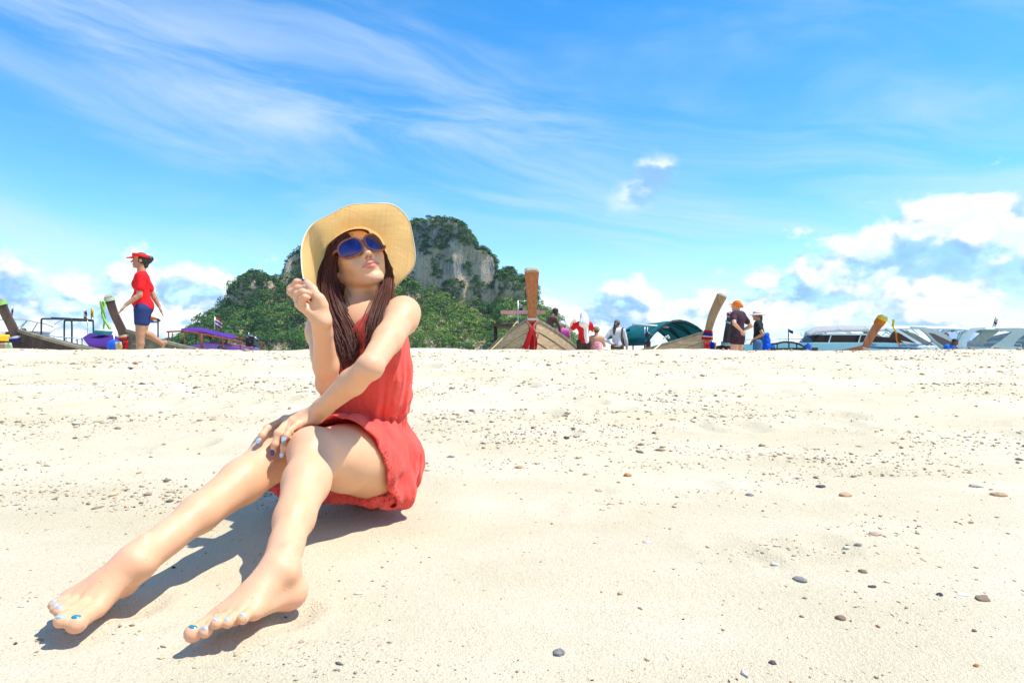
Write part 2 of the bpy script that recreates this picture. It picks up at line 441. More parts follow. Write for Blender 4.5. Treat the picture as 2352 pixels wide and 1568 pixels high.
def sand_mat():
    m = bpy.data.materials.new('coral_sand'); m.use_nodes = True
    t = NT(m.node_tree); b = t.n['Principled BSDF']
    co = t.new('ShaderNodeTexCoord').outputs['Object']
    g = t.noise(co, 900, 2, .6); md = t.noise(co, 60, 4, .65); lo = t.noise(t.vmath('MULTIPLY', co, (.6, 1.3, 1)), 2.2, 4, .6); gr = t.noise(co, 240, 3, .7)
    c = t.mix(t.mapr(lo, .35, .65), (.60, .515, .345), (.685, .605, .445))
    c = t.mix(t.mapr(gr, .54, .68, 0, .6), c, (.44, .32, .19))
    c = t.mix(t.mapr(g, .62, .72, 0, .6), c, (.36, .27, .18))
    c = t.mix(t.mapr(t.noise(co, 420, 2, .6), .66, .74, 0, .8), c, (.92, .88, .80))
    t.l.new(c, b.inputs['Base Color']); b.inputs['Roughness'].default_value = .92; b.inputs['Specular IOR Level'].default_value = .2
    h = t.math('ADD', t.math('MULTIPLY', md, .5), t.math('ADD', t.math('MULTIPLY', gr, .35), t.math('MULTIPLY', g, .15)))
    t.l.new(t.bump(h, .85, .012), b.inputs['Normal'])
    return m
SAND = sand_mat()
ys = np.concatenate([np.linspace(-6, .25, 18)[:-1], np.geomspace(.25, 12, 520), np.linspace(12, 45, 60)[1:]])
tt = np.linspace(-1, 1, 460)
YY = np.repeat(ys[:, None], len(tt), 1); XX = tt[None, :] * (2.2 + 1.15 * np.maximum(YY, 0)) * (1 + np.clip((YY - 12) / 20, 0, 1))
ZZ = ground(XX, YY)
na, nb_ = YY.shape
ii = (np.arange(na - 1)[:, None] * nb_ + np.arange(nb_ - 1)[None, :]).ravel()
sand = mesh_obj('sand_beach', np.stack([XX, YY, ZZ], -1).reshape(-1, 3), np.stack([ii, ii + 1, ii + nb_ + 1, ii + nb_], 1), SAND); sand['kind'] = 'structure'
# ------------------------------------------------------------------ sea
def sea_mat():
    m = bpy.data.materials.new('sea_water'); m.use_nodes = True
    t = NT(m.node_tree); b = t.n['Principled BSDF']
    co = t.new('ShaderNodeTexCoord').outputs['Object']
    t.l.new(t.mix(t.mapr(t.noise(co, .02, 3), .3, .7), (.02, .20, .26), (.03, .28, .33)), b.inputs['Base Color'])
    b.inputs['Roughness'].default_value = .08; b.inputs['IOR'].default_value = 1.33
    t.l.new(t.bump(t.noise(t.vmath('MULTIPLY', co, (1, 2, 1)), 1.2, 5, .6), .5, .12), b.inputs['Normal'])
    return m
SEAZ = -.62
sea = mesh_obj('sea', [(-9000, 20, SEAZ), (9000, 20, SEAZ), (9000, 15000, SEAZ), (-9000, 15000, SEAZ)], [(0, 1, 2, 3)], sea_mat(), smooth=False); sea['kind'] = 'structure'
# ------------------------------------------------------------------ limestone island
ID = 420.; IS = ID / FPX
ux = lambda u: (u - 1176) * IS
def island():
    h = 1.0
    x = np.arange(-250, 64, h, dtype=np.float32); y = np.arange(ID - 80, ID + 75, h, dtype=np.float32); z = np.arange(-6, 102, h, dtype=np.float32)
    g = Grid((x[0], y[0], z[0]), (x[-1], y[-1], z[-1]), h)
    X, Y, Z = g.where()
    top = np.interp(X[:, 0, 0], [ux(q) for q in (600, 636, 648, 665, 690, 740, 800, 860, 945, 985, 1030, 1060, 1082, 1096, 1120, 1138, 1150)],
                    [(812 - q) * IS for q in (700, 648, 618, 594, 566, 545, 525, 512, 505, 502, 509, 520, 543, 574, 580, 600, 640)]).astype(np.float32)[:, None, None]
    hx = np.interp(X[:, 0, 0], [ux(q) for q in (395, 430, 480, 530, 560, 625, 700, 800, 945, 1060, 1143, 1160, 1200, 1240, 1270, 1300, 1340)],
                   [-3, 4, 22, 34, 41, 47, 50, 49, 44, 39, 31, 41, 37, 33, 22, 12, -3]).astype(np.float32)[:, None, None]
    # apron of scree and forest
    back = np.clip((Y - ID) / 60, 0, 1); frontf = np.clip((ID - Y) / (34 + hx * .75), 0, 1.3)
    hap = hx * np.where(Y < ID, 1 - frontf ** .85, 1 - back ** 2) - np.where(frontf >= 1, 3, 0)
    P2 = np.stack(np.broadcast_arrays(X[:, :, 0] * .06, Y[:, :, 0] * .06, np.zeros((1, 1), np.float32)), -1)
    hap = hap + (fbm(P2, 4) * 6)[:, :, None] * np.clip(hx / 15, 0, 1)
    f = (Z - hap) * .75
    # the wall: plan outline with flutes and buttresses
    c0, c1 = ux(640), ux(1143)
    Pw = np.stack(np.broadcast_arrays(X * .055, Y * .055, Z * .014), -1)[:, :, ::2]
    w1 = np.repeat(fbm(Pw, 3), 2, axis=2)[:, :, :g.n[2]]
    Pw = np.stack(np.broadcast_arrays(X * .20, Y * .20, Z * .05), -1)
    w2 = fbm(Pw, 3)
    dx = np.maximum(c0 - X, X - c1); dy = np.maximum(ID - 4 - Y, Y - (ID + 60))
    dp = np.sqrt(np.maximum(dx, 0) ** 2 + np.maximum(dy, 0) ** 2) + np.minimum(np.maximum(dx, dy), 0)
    bl = np.clip((X - c0) / 90, 0, 1)
    rock = np.maximum(dp + (Z - 40) * (.30 - .26 * bl) * np.where(Z > 40, 1, .1) + w1 * 9 + w2 * 2.6, (Z - top + w2 * 3.5 + w1 * 3))
    f = np.minimum(f, rock * .7)
    for (u, v, rx, rz, yy) in ((592, 668, 11, 11, -6), (570, 682, 9, 8, -8), (1163, 660, 8, 11, -4), (1206, 678, 8, 12, 4), (620, 668, 9, 8, -4)):
        cx, cz = ux(u), (812 - v) * IS
        e = np.sqrt(((X - cx) / rx) ** 2 + ((Y - ID - yy) / rx) ** 2 + ((Z - cz) / rz) ** 2)
        f = np.minimum(f, (e - 1) * 8 + w2 * 2.5)
    g.f = f.astype(np.float32)
    vs, F = g.mesh(0)
    return vs, F
iv, if_ = island()
def rock_mat():
    m = bpy.data.materials.new('limestone'); m.use_nodes = True
    t = NT(m.node_tree); b = t.n['Principled BSDF']
    co = t.new('ShaderNodeTexCoord').outputs['Object']
    st = t.noise(t.vmath('MULTIPLY', co, (1, 1, .2)), .34, 7, .70, .6); bl = t.noise(co, .045, 4, .55); fi = t.noise(t.vmath('MULTIPLY', co, (1, 1, .4)), .9, 5, .7)
    s = t.sep(co)
    warm = t.math('ADD', bl, t.mapr(s[2], 20, 80, .12, -.16))
    c = t.mix(t.mapr(warm, .29, .46), (.31, .29, .28), (.64, .44, .25))
    c = t.mix(t.mapr(st, .47, .66), c, (.62, .54, .43)); c = t.mix(t.mapr(st, .30, .44, .75, 0), c, (.085, .085, .10))
    c = t.mix(t.mapr(fi, .52, .66, 0, .6), c, (.10, .10, .11))
    t.l.new(c, b.inputs['Base Color']); b.inputs['Roughness'].default_value = .95; b.inputs['Specular IOR Level'].default_value = .15
    t.l.new(t.bump(t.math('ADD', st, fi), .9, 2.0), b.inputs['Normal'])
    return m
isl = mesh_obj('limestone_island', iv, if_, rock_mat()); isl['kind'] = 'structure'
# forest on the island: crowns made of leaf clumps, too many and too far to count
def forest():
    rng = np.random.default_rng(11)
    no = np.zeros((len(iv), 3), np.float32); isl.data.vertices.foreach_get('normal', no.ravel())
    no = np.array([v.normal for v in isl.data.vertices]) if not no.any() else no
    wall = (iv[:, 0] > ux(640)) & (iv[:, 0] < ux(1150))
    hx = np.interp(iv[:, 0], [ux(q) for q in (395, 430, 480, 530, 560, 625, 700, 800, 945, 1060, 1143, 1160, 1200, 1240, 1270, 1300, 1340)], [-3, 4, 22, 34, 41, 47, 50, 49, 44, 39, 31, 41, 37, 33, 22, 12, -3])
    ap = (iv[:, 2] < hx + 2) & (iv[:, 2] > 0) & (no[:, 2] > .25)
    nz = fbm(iv * np.array((.05, .05, .03)), 3); n2 = fbm(iv * .13 + 5, 2)
    side = np.clip((ux(760) - iv[:, 0]) / 30, 0, 1)
    knob = (iv[:, 0] < ux(650)) | (iv[:, 0] > ux(1148))
    shr = (~ap) & (iv[:, 2] > 8) & ((knob & (no[:, 2] > -.25) & (n2 > -.35)) | (no[:, 2] > .42) | (nz + .45 * n2 + .0065 * (iv[:, 2] - 58) > .04) & (no[:, 2] > -.15))
    front = iv[:, 1] < ID + 22
    A = np.flatnonzero(ap & front); S = np.flatnonzero(shr & front)
    cr = []
    for k in rng.choice(A, min(len(A), 2300), False): cr.append((k, 1.6 + 4.4 * rng.random() ** 1.8, 0))
    for k in rng.choice(S, min(len(S), 3800), False): cr.append((k, rng.uniform(.7, 2.3), 1))
    V0 = []; CC = []
    for k, r, kind in cr:
        n = int((20 if kind else 24) * r + 10); c = iv[k] + no[k] * r * .45 + (0, 0, r * .35)
        d = rng.normal(size=(n, 3)); d /= np.linalg.norm(d, axis=1, keepdims=True); d[:, 2] = np.where(d[:, 2] < -.35, -d[:, 2], d[:, 2])
        lob = rng.normal(size=(5, 3)); lob /= np.linalg.norm(lob, axis=1, keepdims=True)
        q = r * (.62 + .42 * np.max(d @ lob.T, 1) * rng.uniform(.75, 1.1, n)); p = c + d * q[:, None] * (1, 1, .85)
        sz = rng.uniform(.30, .62, n) * (1.0 if kind == 0 else .8)
        t1 = np.cross(d + rng.normal(size=(n, 3)) * .45, rng.normal(size=(n, 3))); t1 /= np.linalg.norm(t1, axis=1, keepdims=True)
        t2 = np.cross(d + rng.normal(size=(n, 3)) * .5, t1); t2 /= np.linalg.norm(t2, axis=1, keepdims=True) + 1e-9
        a = p + t1 * sz[:, None]; b = p + t2 * sz[:, None] * .8; c_ = p - t1 * sz[:, None]; e = p - t2 * sz[:, None] * .8
        V0.append(np.stack([a, b, c_, e], 1).reshape(-1, 3))
        east = np.clip((iv[k, 0] - ux(700)) / 60, 0, 1)
        hue = np.clip(rng.normal(.28 + .36 * east * (kind == 0), .24), 0, 1)  # random leaf tone, plus sunlit look of the eastern crowns painted in
        col = np.zeros((n * 4, 4), np.float32); col[:, 0] = hue; col[:, 1] = np.repeat(rng.random(n), 4); col[:, 3] = 1; CC.append(col)
    V0 = np.concatenate(V0); CC = np.concatenate(CC); F = np.arange(len(V0)).reshape(-1, 4)
    m = bpy.data.materials.new('forest_leaves'); m.use_nodes = True
    t = NT(m.node_tree); b = t.n['Principled BSDF']
    at = t.sep(t.new('ShaderNodeAttribute', attribute_name='leaf').outputs['Color'])
    c = t.ramp(at[0], [(0, (.036, .095, .028)), (.35, (.075, .175, .030)), (.7, (.17, .29, .040)), (1, (.27, .37, .06))])
    c = t.mix(t.math('MULTIPLY', at[1], .25), c, (.022, .055, .018))
    t.l.new(c, b.inputs['Base Color']); b.inputs['Roughness'].default_value = .6; b.inputs['Specular IOR Level'].default_value = .25
    tr = t.new('ShaderNodeBsdfTranslucent'); t.l.new(c, tr.inputs[0]); mx = t.new('ShaderNodeMixShader'); mx.inputs[0].default_value = .25
    t.l.new(b.outputs[0], mx.inputs[1]); t.l.new(tr.outputs[0], mx.inputs[2]); t.l.new(mx.outputs[0], t.n['Material Output'].inputs[0])
    o = mesh_obj('island_forest', V0, F, m, None, False); o['kind'] = 'stuff'; o['label'] = 'green jungle covering the slopes and ledges of the rocky island'
    ca = o.data.color_attributes.new('leaf', 'FLOAT_COLOR', 'POINT'); ca.data.foreach_set('color', CC.ravel())
    # dark undergrowth between the crowns
forest()
# ------------------------------------------------------------------ far hills across the strait
def hills():
    D = 2600.; xs = np.linspace(1800, 3300, 90); vs = []; fs = []
    prof = np.interp(xs, [1800, 1950, 2100, 2250, 2400, 2700, 3000, 3300], [0, 26, 66, 100, 122, 150, 90, 0])
    prof = prof + fbm(np.stack([xs * .012, xs * 0, xs * 0], 1), 4) * 16 * np.clip(prof / 40, 0, 1)
    n = 24
    for i, xx in enumerate(xs):
        for j in range(n):
            s = j / (n - 1); yy = D + (s - .5) * 900
            hh = max(prof[i], 0) * math.sin(math.pi * s) ** .8
            vs.append((xx + 30 * math.sin(s * 9 + i), yy, SEAZ - 1 + hh + 6 * float(vnoise(np.array([[xx * .02, yy * .02, 1.]]))[0]) * (hh > 5)))
    for i in range(len(xs) - 1):
        for j in range(n - 1): a = i * n + j; fs.append((a, a + n, a + n + 1, a + 1))
    o = mesh_obj('hills', vs, fs, mat('hill_forest', (.045, .10, .05), .9, .2, var=.2, vscale=.03)); o['kind'] = 'structure'
hills()
# ------------------------------------------------------------------ the seated woman
def skin_mat(name, col, dark, spec=.40, rough=.47):
    m = bpy.data.materials.new(name); m.use_nodes = True
    t = NT(m.node_tree); b = t.n['Principled BSDF']
    co = t.new('ShaderNodeTexCoord').outputs['Object']
    n = t.noise(co, 9, 4, .6); n2 = t.noise(co, 120, 3, .6)
    base = t.mix(t.mapr(n, .3, .7), dark, col)
    at = t.new('ShaderNodeAttribute', attribute_name='tone').outputs['Color']
    s = t.sep(at)
    base = t.mix(t.math('MULTIPLY', s[0], .85), base, (.56, .15, .12))       # lips
    base = t.mix(s[1], base, (.06, .015, .012))                              # shade of mouth seam and nostrils painted dark; brows
    base = t.mix(t.math('MULTIPLY', s[2], .5), base, (.80, .32, .24))        # soles, knuckles
    t.l.new(base, b.inputs['Base Color'])
    t.l.new(t.math('ADD', t.math('MULTIPLY', n2, .22), rough - .1), b.inputs['Roughness'])
    b.inputs['Specular IOR Level'].default_value = spec
    b.inputs['Subsurface Weight'].default_value = .14; b.inputs['Subsurface Radius'].default_value = (1, .32, .18)
    b.inputs['Subsurface Scale'].default_value = .008
    t.l.new(t.bump(t.math('ADD', t.noise(co, 420, 3, .6), t.math('MULTIPLY', t.noise(co, 55, 4, .6), 1.5)), .16, .0016), b.inputs['Normal'])
    return m
SKIN = skin_mat('skin', (.75, .42, .245), (.70, .375, .205))
HH = .0025
HC = V(-.4274, 1.668, .7528); HS = .90
def headrot(y, p, r):
    f = V(math.sin(y) * math.cos(p), -math.cos(y) * math.cos(p), math.sin(p))
    u = V(-math.sin(p) * math.sin(y), math.sin(p) * math.cos(y), math.cos(p)); x = np.cross(f, u)
    return np.stack([x * math.cos(r) + u * math.sin(r), f, -x * math.sin(r) + u * math.cos(r)], 1)
HM = headrot(R(27), R(19), R(-18.4))
def H(x, y, z): return HC + HS * (HM @ V(x, y, z))
a40 = R(40); FT = V(-math.sin(a40), -math.cos(a40), 0); LT = V(math.cos(a40), -math.sin(a40), 0); UP = V(0, 0, 1.)
TM = np.stack([LT, -FT, UP], 1)
P_pel = C(857, 1062, 1.735); P_wst = C(848, 945, 1.68); P_rib = C(838, 850, 1.65); P_chs = C(829, 785, 1.64)
P_nek = C(828, 735, 1.65)
SHL, ELL, WRL = C(930, 719, 1.53), C(850, 842, 1.285), C(722, 953, 1.395)
SHR, ELR, WRR = C(738, 752, 1.70), C(753, 880, 1.48), C(738, 735, 1.37)
HPL, KNL, ANL = C(893, 1062, 1.69), C(720, 1037, 1.335), C(640, 1312, 1.02)
HPR, KNR, ANR = C(815, 1055, 1.79), C(634, 1040, 1.40), C(309, 1294, 1.04)
def lerp(a, b, t): return a + (b - a) * t
z2 = lambda x, y: ((610 + x / 9.8) * .9378, (990 + y / 9.8) * .9378)
z1 = lambda x, y: ((690 + x / 9.8) * .9378, (640 + y / 9.8) * .9378)
z3 = lambda x, y: ((110 + x / 6.03) * .9378, (1330 + y / 6.03) * .9378)
z4 = lambda x, y: ((430 + x / 5.6) * .9378, (1360 + y / 5.6) * .9378)
# finger joints: knuckle, middle, end joint, tip
FL = {'index': [C(*z2(860, 370), 1.40), C(*z2(440, 570), 1.355), C(*z2(320, 740), 1.335), C(*z2(250, 870), 1.33)],
      'middle': [C(*z2(960, 380), 1.385), C(*z2(690, 690), 1.335), C(*z2(620, 960), 1.325), C(*z2(585, 1130), 1.325)],
      'ring': [C(*z2(1060, 440), 1.375), C(*z2(880, 760), 1.335), C(*z2(845, 1020), 1.325), C(*z2(812, 1190), 1.325)],
      'little': [C(*z2(1150, 490), 1.355), C(*z2(960, 640), 1.318), C(*z2(895, 750), 1.308), C(*z2(858, 830), 1.305)],
      'thumb': [C(*z2(1350, 330), 1.43), C(*z2(1000, 420), 1.44), C(*z2(760, 520), 1.43), C(*z2(640, 600), 1.42)]}
FR = {'index': [C(*z1(430, 880), 1.40), C(*z1(215, 655), 1.41), C(*z1(360, 500), 1.405), C(*z1(525, 500), 1.40)],
      'middle': [C(*z1(420, 950), 1.385), C(*z1(215, 735), 1.39), C(*z1(390, 640), 1.385), C(*z1(565, 635), 1.38)],
      'ring': [C(*z1(430, 1020), 1.37), C(*z1(370, 790), 1.365), C(*z1(500, 735), 1.36), C(*z1(680, 785), 1.36)],
      'little': [C(*z1(490, 1080), 1.355), C(*z1(480, 920), 1.345), C(*z1(560, 860), 1.34), C(*z1(640, 870), 1.345)],
      'thumb': [C(*z1(960, 1080), 1.365), C(*z1(890, 890), 1.360), C(*z1(735, 665), 1.372), C(*z1(600, 505), 1.390)]}
TL = [(C(*z4(520, 900), .945), C(*z4(245, 1060), .897), .0125), (C(*z4(620, 860), .94), C(*z4(410, 1040), .893), .0086),
      (C(*z4(760, 830), .938), C(*z4(560, 925), .895), .0080), (C(*z4(900, 800), .938), C(*z4(715, 915), .90), .0078),
      (C(*z4(1060, 790), .945), C(*z4(925, 860), .91), .0080)]
TR = [(C(*z3(760, 960), .975), C(*z3(470, 1180), .918), .0138), (C(*z3(620, 870), .975), C(*z3(245, 1140), .908), .0098),
      (C(*z3(480, 830), .985), C(*z3(220, 1000), .925), .0082), (C(*z3(380, 810), .995), C(*z3(165, 960), .935), .0080),
      (C(*z3(300, 840), 1.0), C(*z3(135, 905), .95), .0078)]
def build_arm(g, sh, el, wr, F, side):
    g.cone(sh, lerp(sh, el, .55), .038, .033, .012); g.cone(lerp(sh, el, .5), el, .033, .0265, .012)
    g.ell(lerp(sh, el, .12), .0405, None, .02)
    fd = nrm(wr - el); g.cone(el, lerp(el, wr, .3), .0265, .0285, .012); g.cone(lerp(el, wr, .3), wr, .0285, .0185, .012); g.ell(el - nrm(nrm(sh - el) + nrm(wr - el)) * .003, .0225, None, .014)
    kn = [F[q][0] for q in ('index', 'middle', 'ring', 'little')]
    pn = nrm(np.cross(kn[0] - kn[3], (kn[1] + kn[2]) / 2 - wr))
    g.cone(lerp(el, wr, .82), wr, .0205, .0185, .012)
    for i, q in enumerate(kn):
        w0 = wr + (q - (kn[1] + kn[2]) / 2) * .35
        g.cone(w0, q, .0150, .0102, .012, (pn, .85)); g.ell(q, .0112, None, .005)
    g.cone(wr, F['thumb'][0], .018, .0155, .012); g.cone(lerp(wr, kn[0], .35), F['thumb'][1], .013, .0125, .014)
    for n_, J in F.items():
        r = {'thumb': .0104, 'little': .0070}.get(n_, .0079)
        fg = Grid(np.min(J, 0) - .03, np.max(J, 0) + .03, g.h)
        fg.chain(J, [r * 1.12, r * 1.02, r * .92, r * .80], .003)
        for j in (1, 2): fg.ell(J[j], r * 1.06, None, .004)
        g.merge(fg, .0028)
def build_leg(g, hip, kn, an, bend):
    th = kn - hip; sd = an - kn; back = nrm(-nrm(th) * 0 + (np.cross(np.cross(nrm(th), nrm(sd)), nrm(sd))))
    back = nrm(nrm(-th) - nrm(sd) * np.dot(nrm(-th), nrm(sd)))
    g.chain([hip, lerp(hip, kn, .3), lerp(hip, kn, .65), kn], [.084, .084, .073, .052], .02)
    g.cone(lerp(hip, kn, .25) - UP * .012, lerp(hip, kn, .6) - UP * .012, .082, .070, .03)
    g.ell(kn - back * .010, .042, None, .02); g.ell(kn - back * .030 - nrm(th) * -.004, .022, None, .012); g.ell(kn - back * .026 + nrm(sd) * .045, .014, None, .014)
    g.chain([kn, lerp(kn, an, .3), lerp(kn, an, .62), an], [.045, .0415, .034, .0255], .02)
    g.chain([lerp(kn, an, .10) + back * .01, lerp(kn, an, .30) + back * .012, lerp(kn, an, .60) + back * .004], [.034, .036, .026], .02)
    g.cone(kn + back * .032 + nrm(sd) * .010, lerp(kn, an, .24) + back * .012, .034, .035, .02)
def build_foot(g, an, heel, T, sole_dir, mids):
    bi, bo = T[0][0], T[4][0]; bc = (bi + bo) / 2
    fw = nrm(bc - heel); sdv = nrm(np.cross(fw, UP))
    for q in (-1, 1): g.ell(an + sdv * q * .024 + UP * .002, .0105, None, .008)
    g.cone(an + UP * .03 - fw * .02, heel + UP * .01, .012, .016, .014)
    for i in range(1, 5): g.cone(lerp(an, T[i][0], .40) + UP * .013, T[i][0] + UP * .006, .0042, .0052, .006)
    g.cone(lerp(an, T[0][0], .25) + UP * .017, T[0][0] + UP * .008, .0052, .0062, .007)
    g.cone(an, heel, .027, .023, .018); g.ell(heel, .0255, None, .014)
    g.cone(an, lerp(an, bc, .45), .027, .021, .018); g.cone(lerp(an, bc, .3), bc, .022, .014, .018)
    g.cone(heel, lerp(heel, bo, .9), .020, .012, .016); g.cone(heel, lerp(heel, bi, .9), .018, .013, .016)
    for i, (b, t_, r) in enumerate(T):
        g.cone(lerp(an, b, .45), b, .016, max(r * 1.02, .0092), .010)
    for i, (b, t_, r) in enumerate(T):
        fg = Grid(np.minimum(b, t_) - .03, np.maximum(b, t_) + .03, g.h)
        m_ = lerp(b, t_, .55) + UP * (.003 if i else .001)
        fg.chain([b, m_, t_], [r * 1.12, r * .92, r * .95], .004); fg.ell(t_, r * 1.05, None, .004)
        g.merge(fg, .0022)
def build_head(g):
    e = lambda c, r, k, mode='add', M=None: g.ell(H(*c), np.array(r) * HS, HM if M is None else M, k * HS, mode)
    c_ = lambda a, b, ra, rb, k, mode='add': g.cone(H(*a), H(*b), ra * HS, rb * HS, k * HS, None, mode)
    e((0, -.014, .034), (.073, .092, .083), .01)
    e((0, .028, -.012), (.0655, .064, .078), .02)
    e((0, .036, -.056), (.053, .050, .046), .02)
    for s in (-1, 1):
        c_((s * .056, -.002, -.042), (s * .018, .066, -.088), .0165, .014, .022)
        e((s * .037, .062, -.022), (.024, .020, .024), .02)
        c_((s * .012, .082, .026), (s * .045, .070, .026), .010, .009, .02)
        e((s * .0325, .098, .006), (.019, .014, .0125), .012, 'sub')
        e((s * .0315, .0775, .006), .0128, .004)
        e((s * .072, -.008, -.002), (.007, .017, .030), .006)
        e((s * .0705, .0, -.030), (.006, .008, .009), .005)
        e((s * .030, .070, -.052), (.016, .014, .016), .02)
    e((0, .074, -.094), (.021, .017, .0155), .02)
    e((0, .082, -.057), (.026, .013, .018), .014)                       # mouth mound
    c_((0, .084, .016), (0, .103, -.026), .0075, .0095, .012)
    e((0, .1055, -.028), (.0118, .0105, .0098), .006)
    for s in (-1, 1):
        e((s * .0135, .092, -.031), (.0088, .0105, .0085), .005)
    for s in (-1, 1): e((s * .0065, .1005, -.0385), (.0042, .0055, .0042), .002, 'sub')
    for s in (-1, 1):
        c_((s * .0255, .0805, -.0570), (s * .005, .0945, -.0520), .0028, .0060, .004)
        c_((s * .0245, .0805, -.0600), (s * .003, .0940, -.0650), .0028, .0072, .004)
    c_((-.006, .093, -.0535), (.006, .093, -.0535), .0048, .0048, .004)
    c_((-.013, .0965, -.0585), (.013, .0965, -.0585), .0012, .0012, .003, 'sub')
body = Grid((-.80, .84, .0), (-.18, 1.93, .90), HH)
# torso
body.ell(P_pel, (.128, .106, .106), TM, .02)
body.ell(P_pel - FT * .04 + LT * .042 - UP * .02, .080, None, .03); body.ell(P_pel - FT * .04 - LT * .042 - UP * .02, .080, None, .03)
body.cone(P_pel + UP * .03, P_wst, .122, .104, .03, (FT, .80)); body.cone(P_wst, P_rib, .104, .116, .03, (FT, .78))
body.cone(P_rib, P_chs, .116, .112, .03, (FT, .72)); body.cone(lerp(P_chs, SHR, .35), lerp(P_chs, SHL, .35), .06, .06, .05)
for s in (-1, 1): body.ell(lerp(P_rib, P_chs, .55) + FT * .062 + LT * s * .048, .043, None, .03)
build_leg(body, HPL, KNL, ANL, 1); build_leg(body, HPR, KNR, ANR, 1)
body.cone(P_chs, P_nek, .06, .05, .03)
for s_ in (SHL, SHR):
    body.cone(P_nek - UP * .01, lerp(P_nek, s_, .92) + UP * .004, .034, .034, .035)
body.cone(P_nek - UP * .02 + FT * .03, SHL + FT * .012, .012, .012, .02); body.cone(P_nek - UP * .02 + FT * .03, SHR + FT * .012, .012, .012, .02)
body.cone(P_nek, H(0, -.018, -.055), .046, .044, .03)
armL = Grid(np.minimum(np.minimum(SHL, ELL), WRL) - .16, np.maximum(np.maximum(SHL, ELL), WRL) + .10, HH)
build_arm(armL, SHL, ELL, WRL, FL, 1)
upL = Grid(np.minimum(SHL, ELL) - .08, np.maximum(SHL, ELL) + .08, HH); upL.cone(SHL, lerp(SHL, ELL, .6), .038, .033, .01); upL.ell(lerp(SHL, ELL, .12), .0405, None, .02)
armR = Grid(np.minimum(np.minimum(SHR, ELR), WRR) - .15, np.maximum(np.maximum(SHR, ELR), WRR) + .12, HH)
build_arm(armR, SHR, ELR, WRR, FR, -1)
upR = Grid(np.minimum(SHR, ELR) - .08, np.maximum(SHR, ELR) + .08, HH); upR.cone(SHR, lerp(SHR, ELR, .6), .038, .033, .01); upR.ell(lerp(SHR, ELR, .12), .042, None, .02)
body.merge(upL, .03); body.merge(upR, .03); body.merge(armL, 0); body.merge(armR, 0)
HEELL = C(666, 1360, 1.035); HEELR = C(280, 1332, 1.055)
footL = Grid((-.56, .84, .0), (-.33, 1.12, .20), HH); footL.cone(lerp(KNL, ANL, .8), ANL, .031, .029, .01); build_foot(footL, ANL, HEELL, TL, None, None)
footR = Grid((-.78, .84, .0), (-.58, 1.16, .22), HH); footR.cone(lerp(KNR, ANR, .8), ANR, .031, .029, .01); build_foot(footR, ANR, HEELR, TR, None, None)
body.merge(footL, .006); body.merge(footR, .006)
hd = Grid(HC - .16, HC + .16, HH); build_head(hd); body.merge(hd, .014)
bv, bf = body.mesh(2)
woman = thing('person', 'woman in coral red dress, wide straw sun hat and sunglasses sitting barefoot on the sand', 'person', (P_pel[0], P_pel[1], .085))
wb = mesh_obj('body', bv, bf, SKIN, woman)
# skin tones: lips, brows, soles, knuckles; painted shade in the mouth seam and nostrils
loc = ((bv - HC) / HS) @ HM
tone = np.zeros((len(bv), 4), np.float32); tone[:, 3] = 1
x, y, z = loc.T
bow = -.0485 + .0022 * np.exp(-((np.abs(x) - .005) / .004) ** 2) - .010 * (np.abs(x) / .028) ** 2
low = -.0712 + .012 * (np.abs(x) / .028) ** 2
lip = np.clip((bow - z) / .002 + .5, 0, 1) * np.clip((z - low) / .0025 + .5, 0, 1) * (np.abs(x) < .0275) * (y > .068)
tone[:, 0] = lip
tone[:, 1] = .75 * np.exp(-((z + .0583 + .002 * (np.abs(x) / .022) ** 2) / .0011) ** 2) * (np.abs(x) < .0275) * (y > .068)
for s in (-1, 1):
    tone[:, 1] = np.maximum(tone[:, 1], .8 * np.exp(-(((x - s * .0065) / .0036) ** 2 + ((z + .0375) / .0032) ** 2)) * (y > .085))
    tone[:, 1] = np.maximum(tone[:, 1], .6 * np.exp(-(((np.abs(x) - .031) / .013) ** 4 + ((z - .031) / .003) ** 2)) * (y > .06))
for T_, hl in ((TL, HEELL), (TR, HEELR)):
    q = np.array([t[1] for t in T_] + [hl])
    for p_ in q: tone[:, 2] = np.maximum(tone[:, 2], np.clip(1 - (bv[:, 2] - .075) / .03, 0, 1) * (np.linalg.norm(bv - p_, axis=1) < .05))
soleL = (bv[:, 2] < .088) & (bv[:, 1] < 1.09); tone[soleL, 2] = np.maximum(tone[soleL, 2], np.clip((.088 - bv[soleL, 2]) / .012, 0, 1))
for J in list(FL.values()) + list(FR.values()):
    for p_ in J[1:]: tone[:, 2] = np.maximum(tone[:, 2], .5 * np.exp(-(np.linalg.norm(bv - p_, axis=1) / .011) ** 2))
for p_, r_, w_ in ((KNL, .075, .35), (KNR, .075, .35), (ELL, .04, .3), (ELR, .04, .35), (ANL, .05, .25), (ANR, .05, .25), (H(.04, .06, -.03), .025, .22), (H(-.04, .06, -.03), .025, .22), (H(0, .1, -.03), .014, .25)):
    tone[:, 2] = np.maximum(tone[:, 2], w_ * np.exp(-(np.linalg.norm(bv - p_, axis=1) / r_) ** 2))
ca = wb.data.color_attributes.new('tone', 'FLOAT_COLOR', 'POINT'); ca.data.foreach_set('color', tone.ravel())
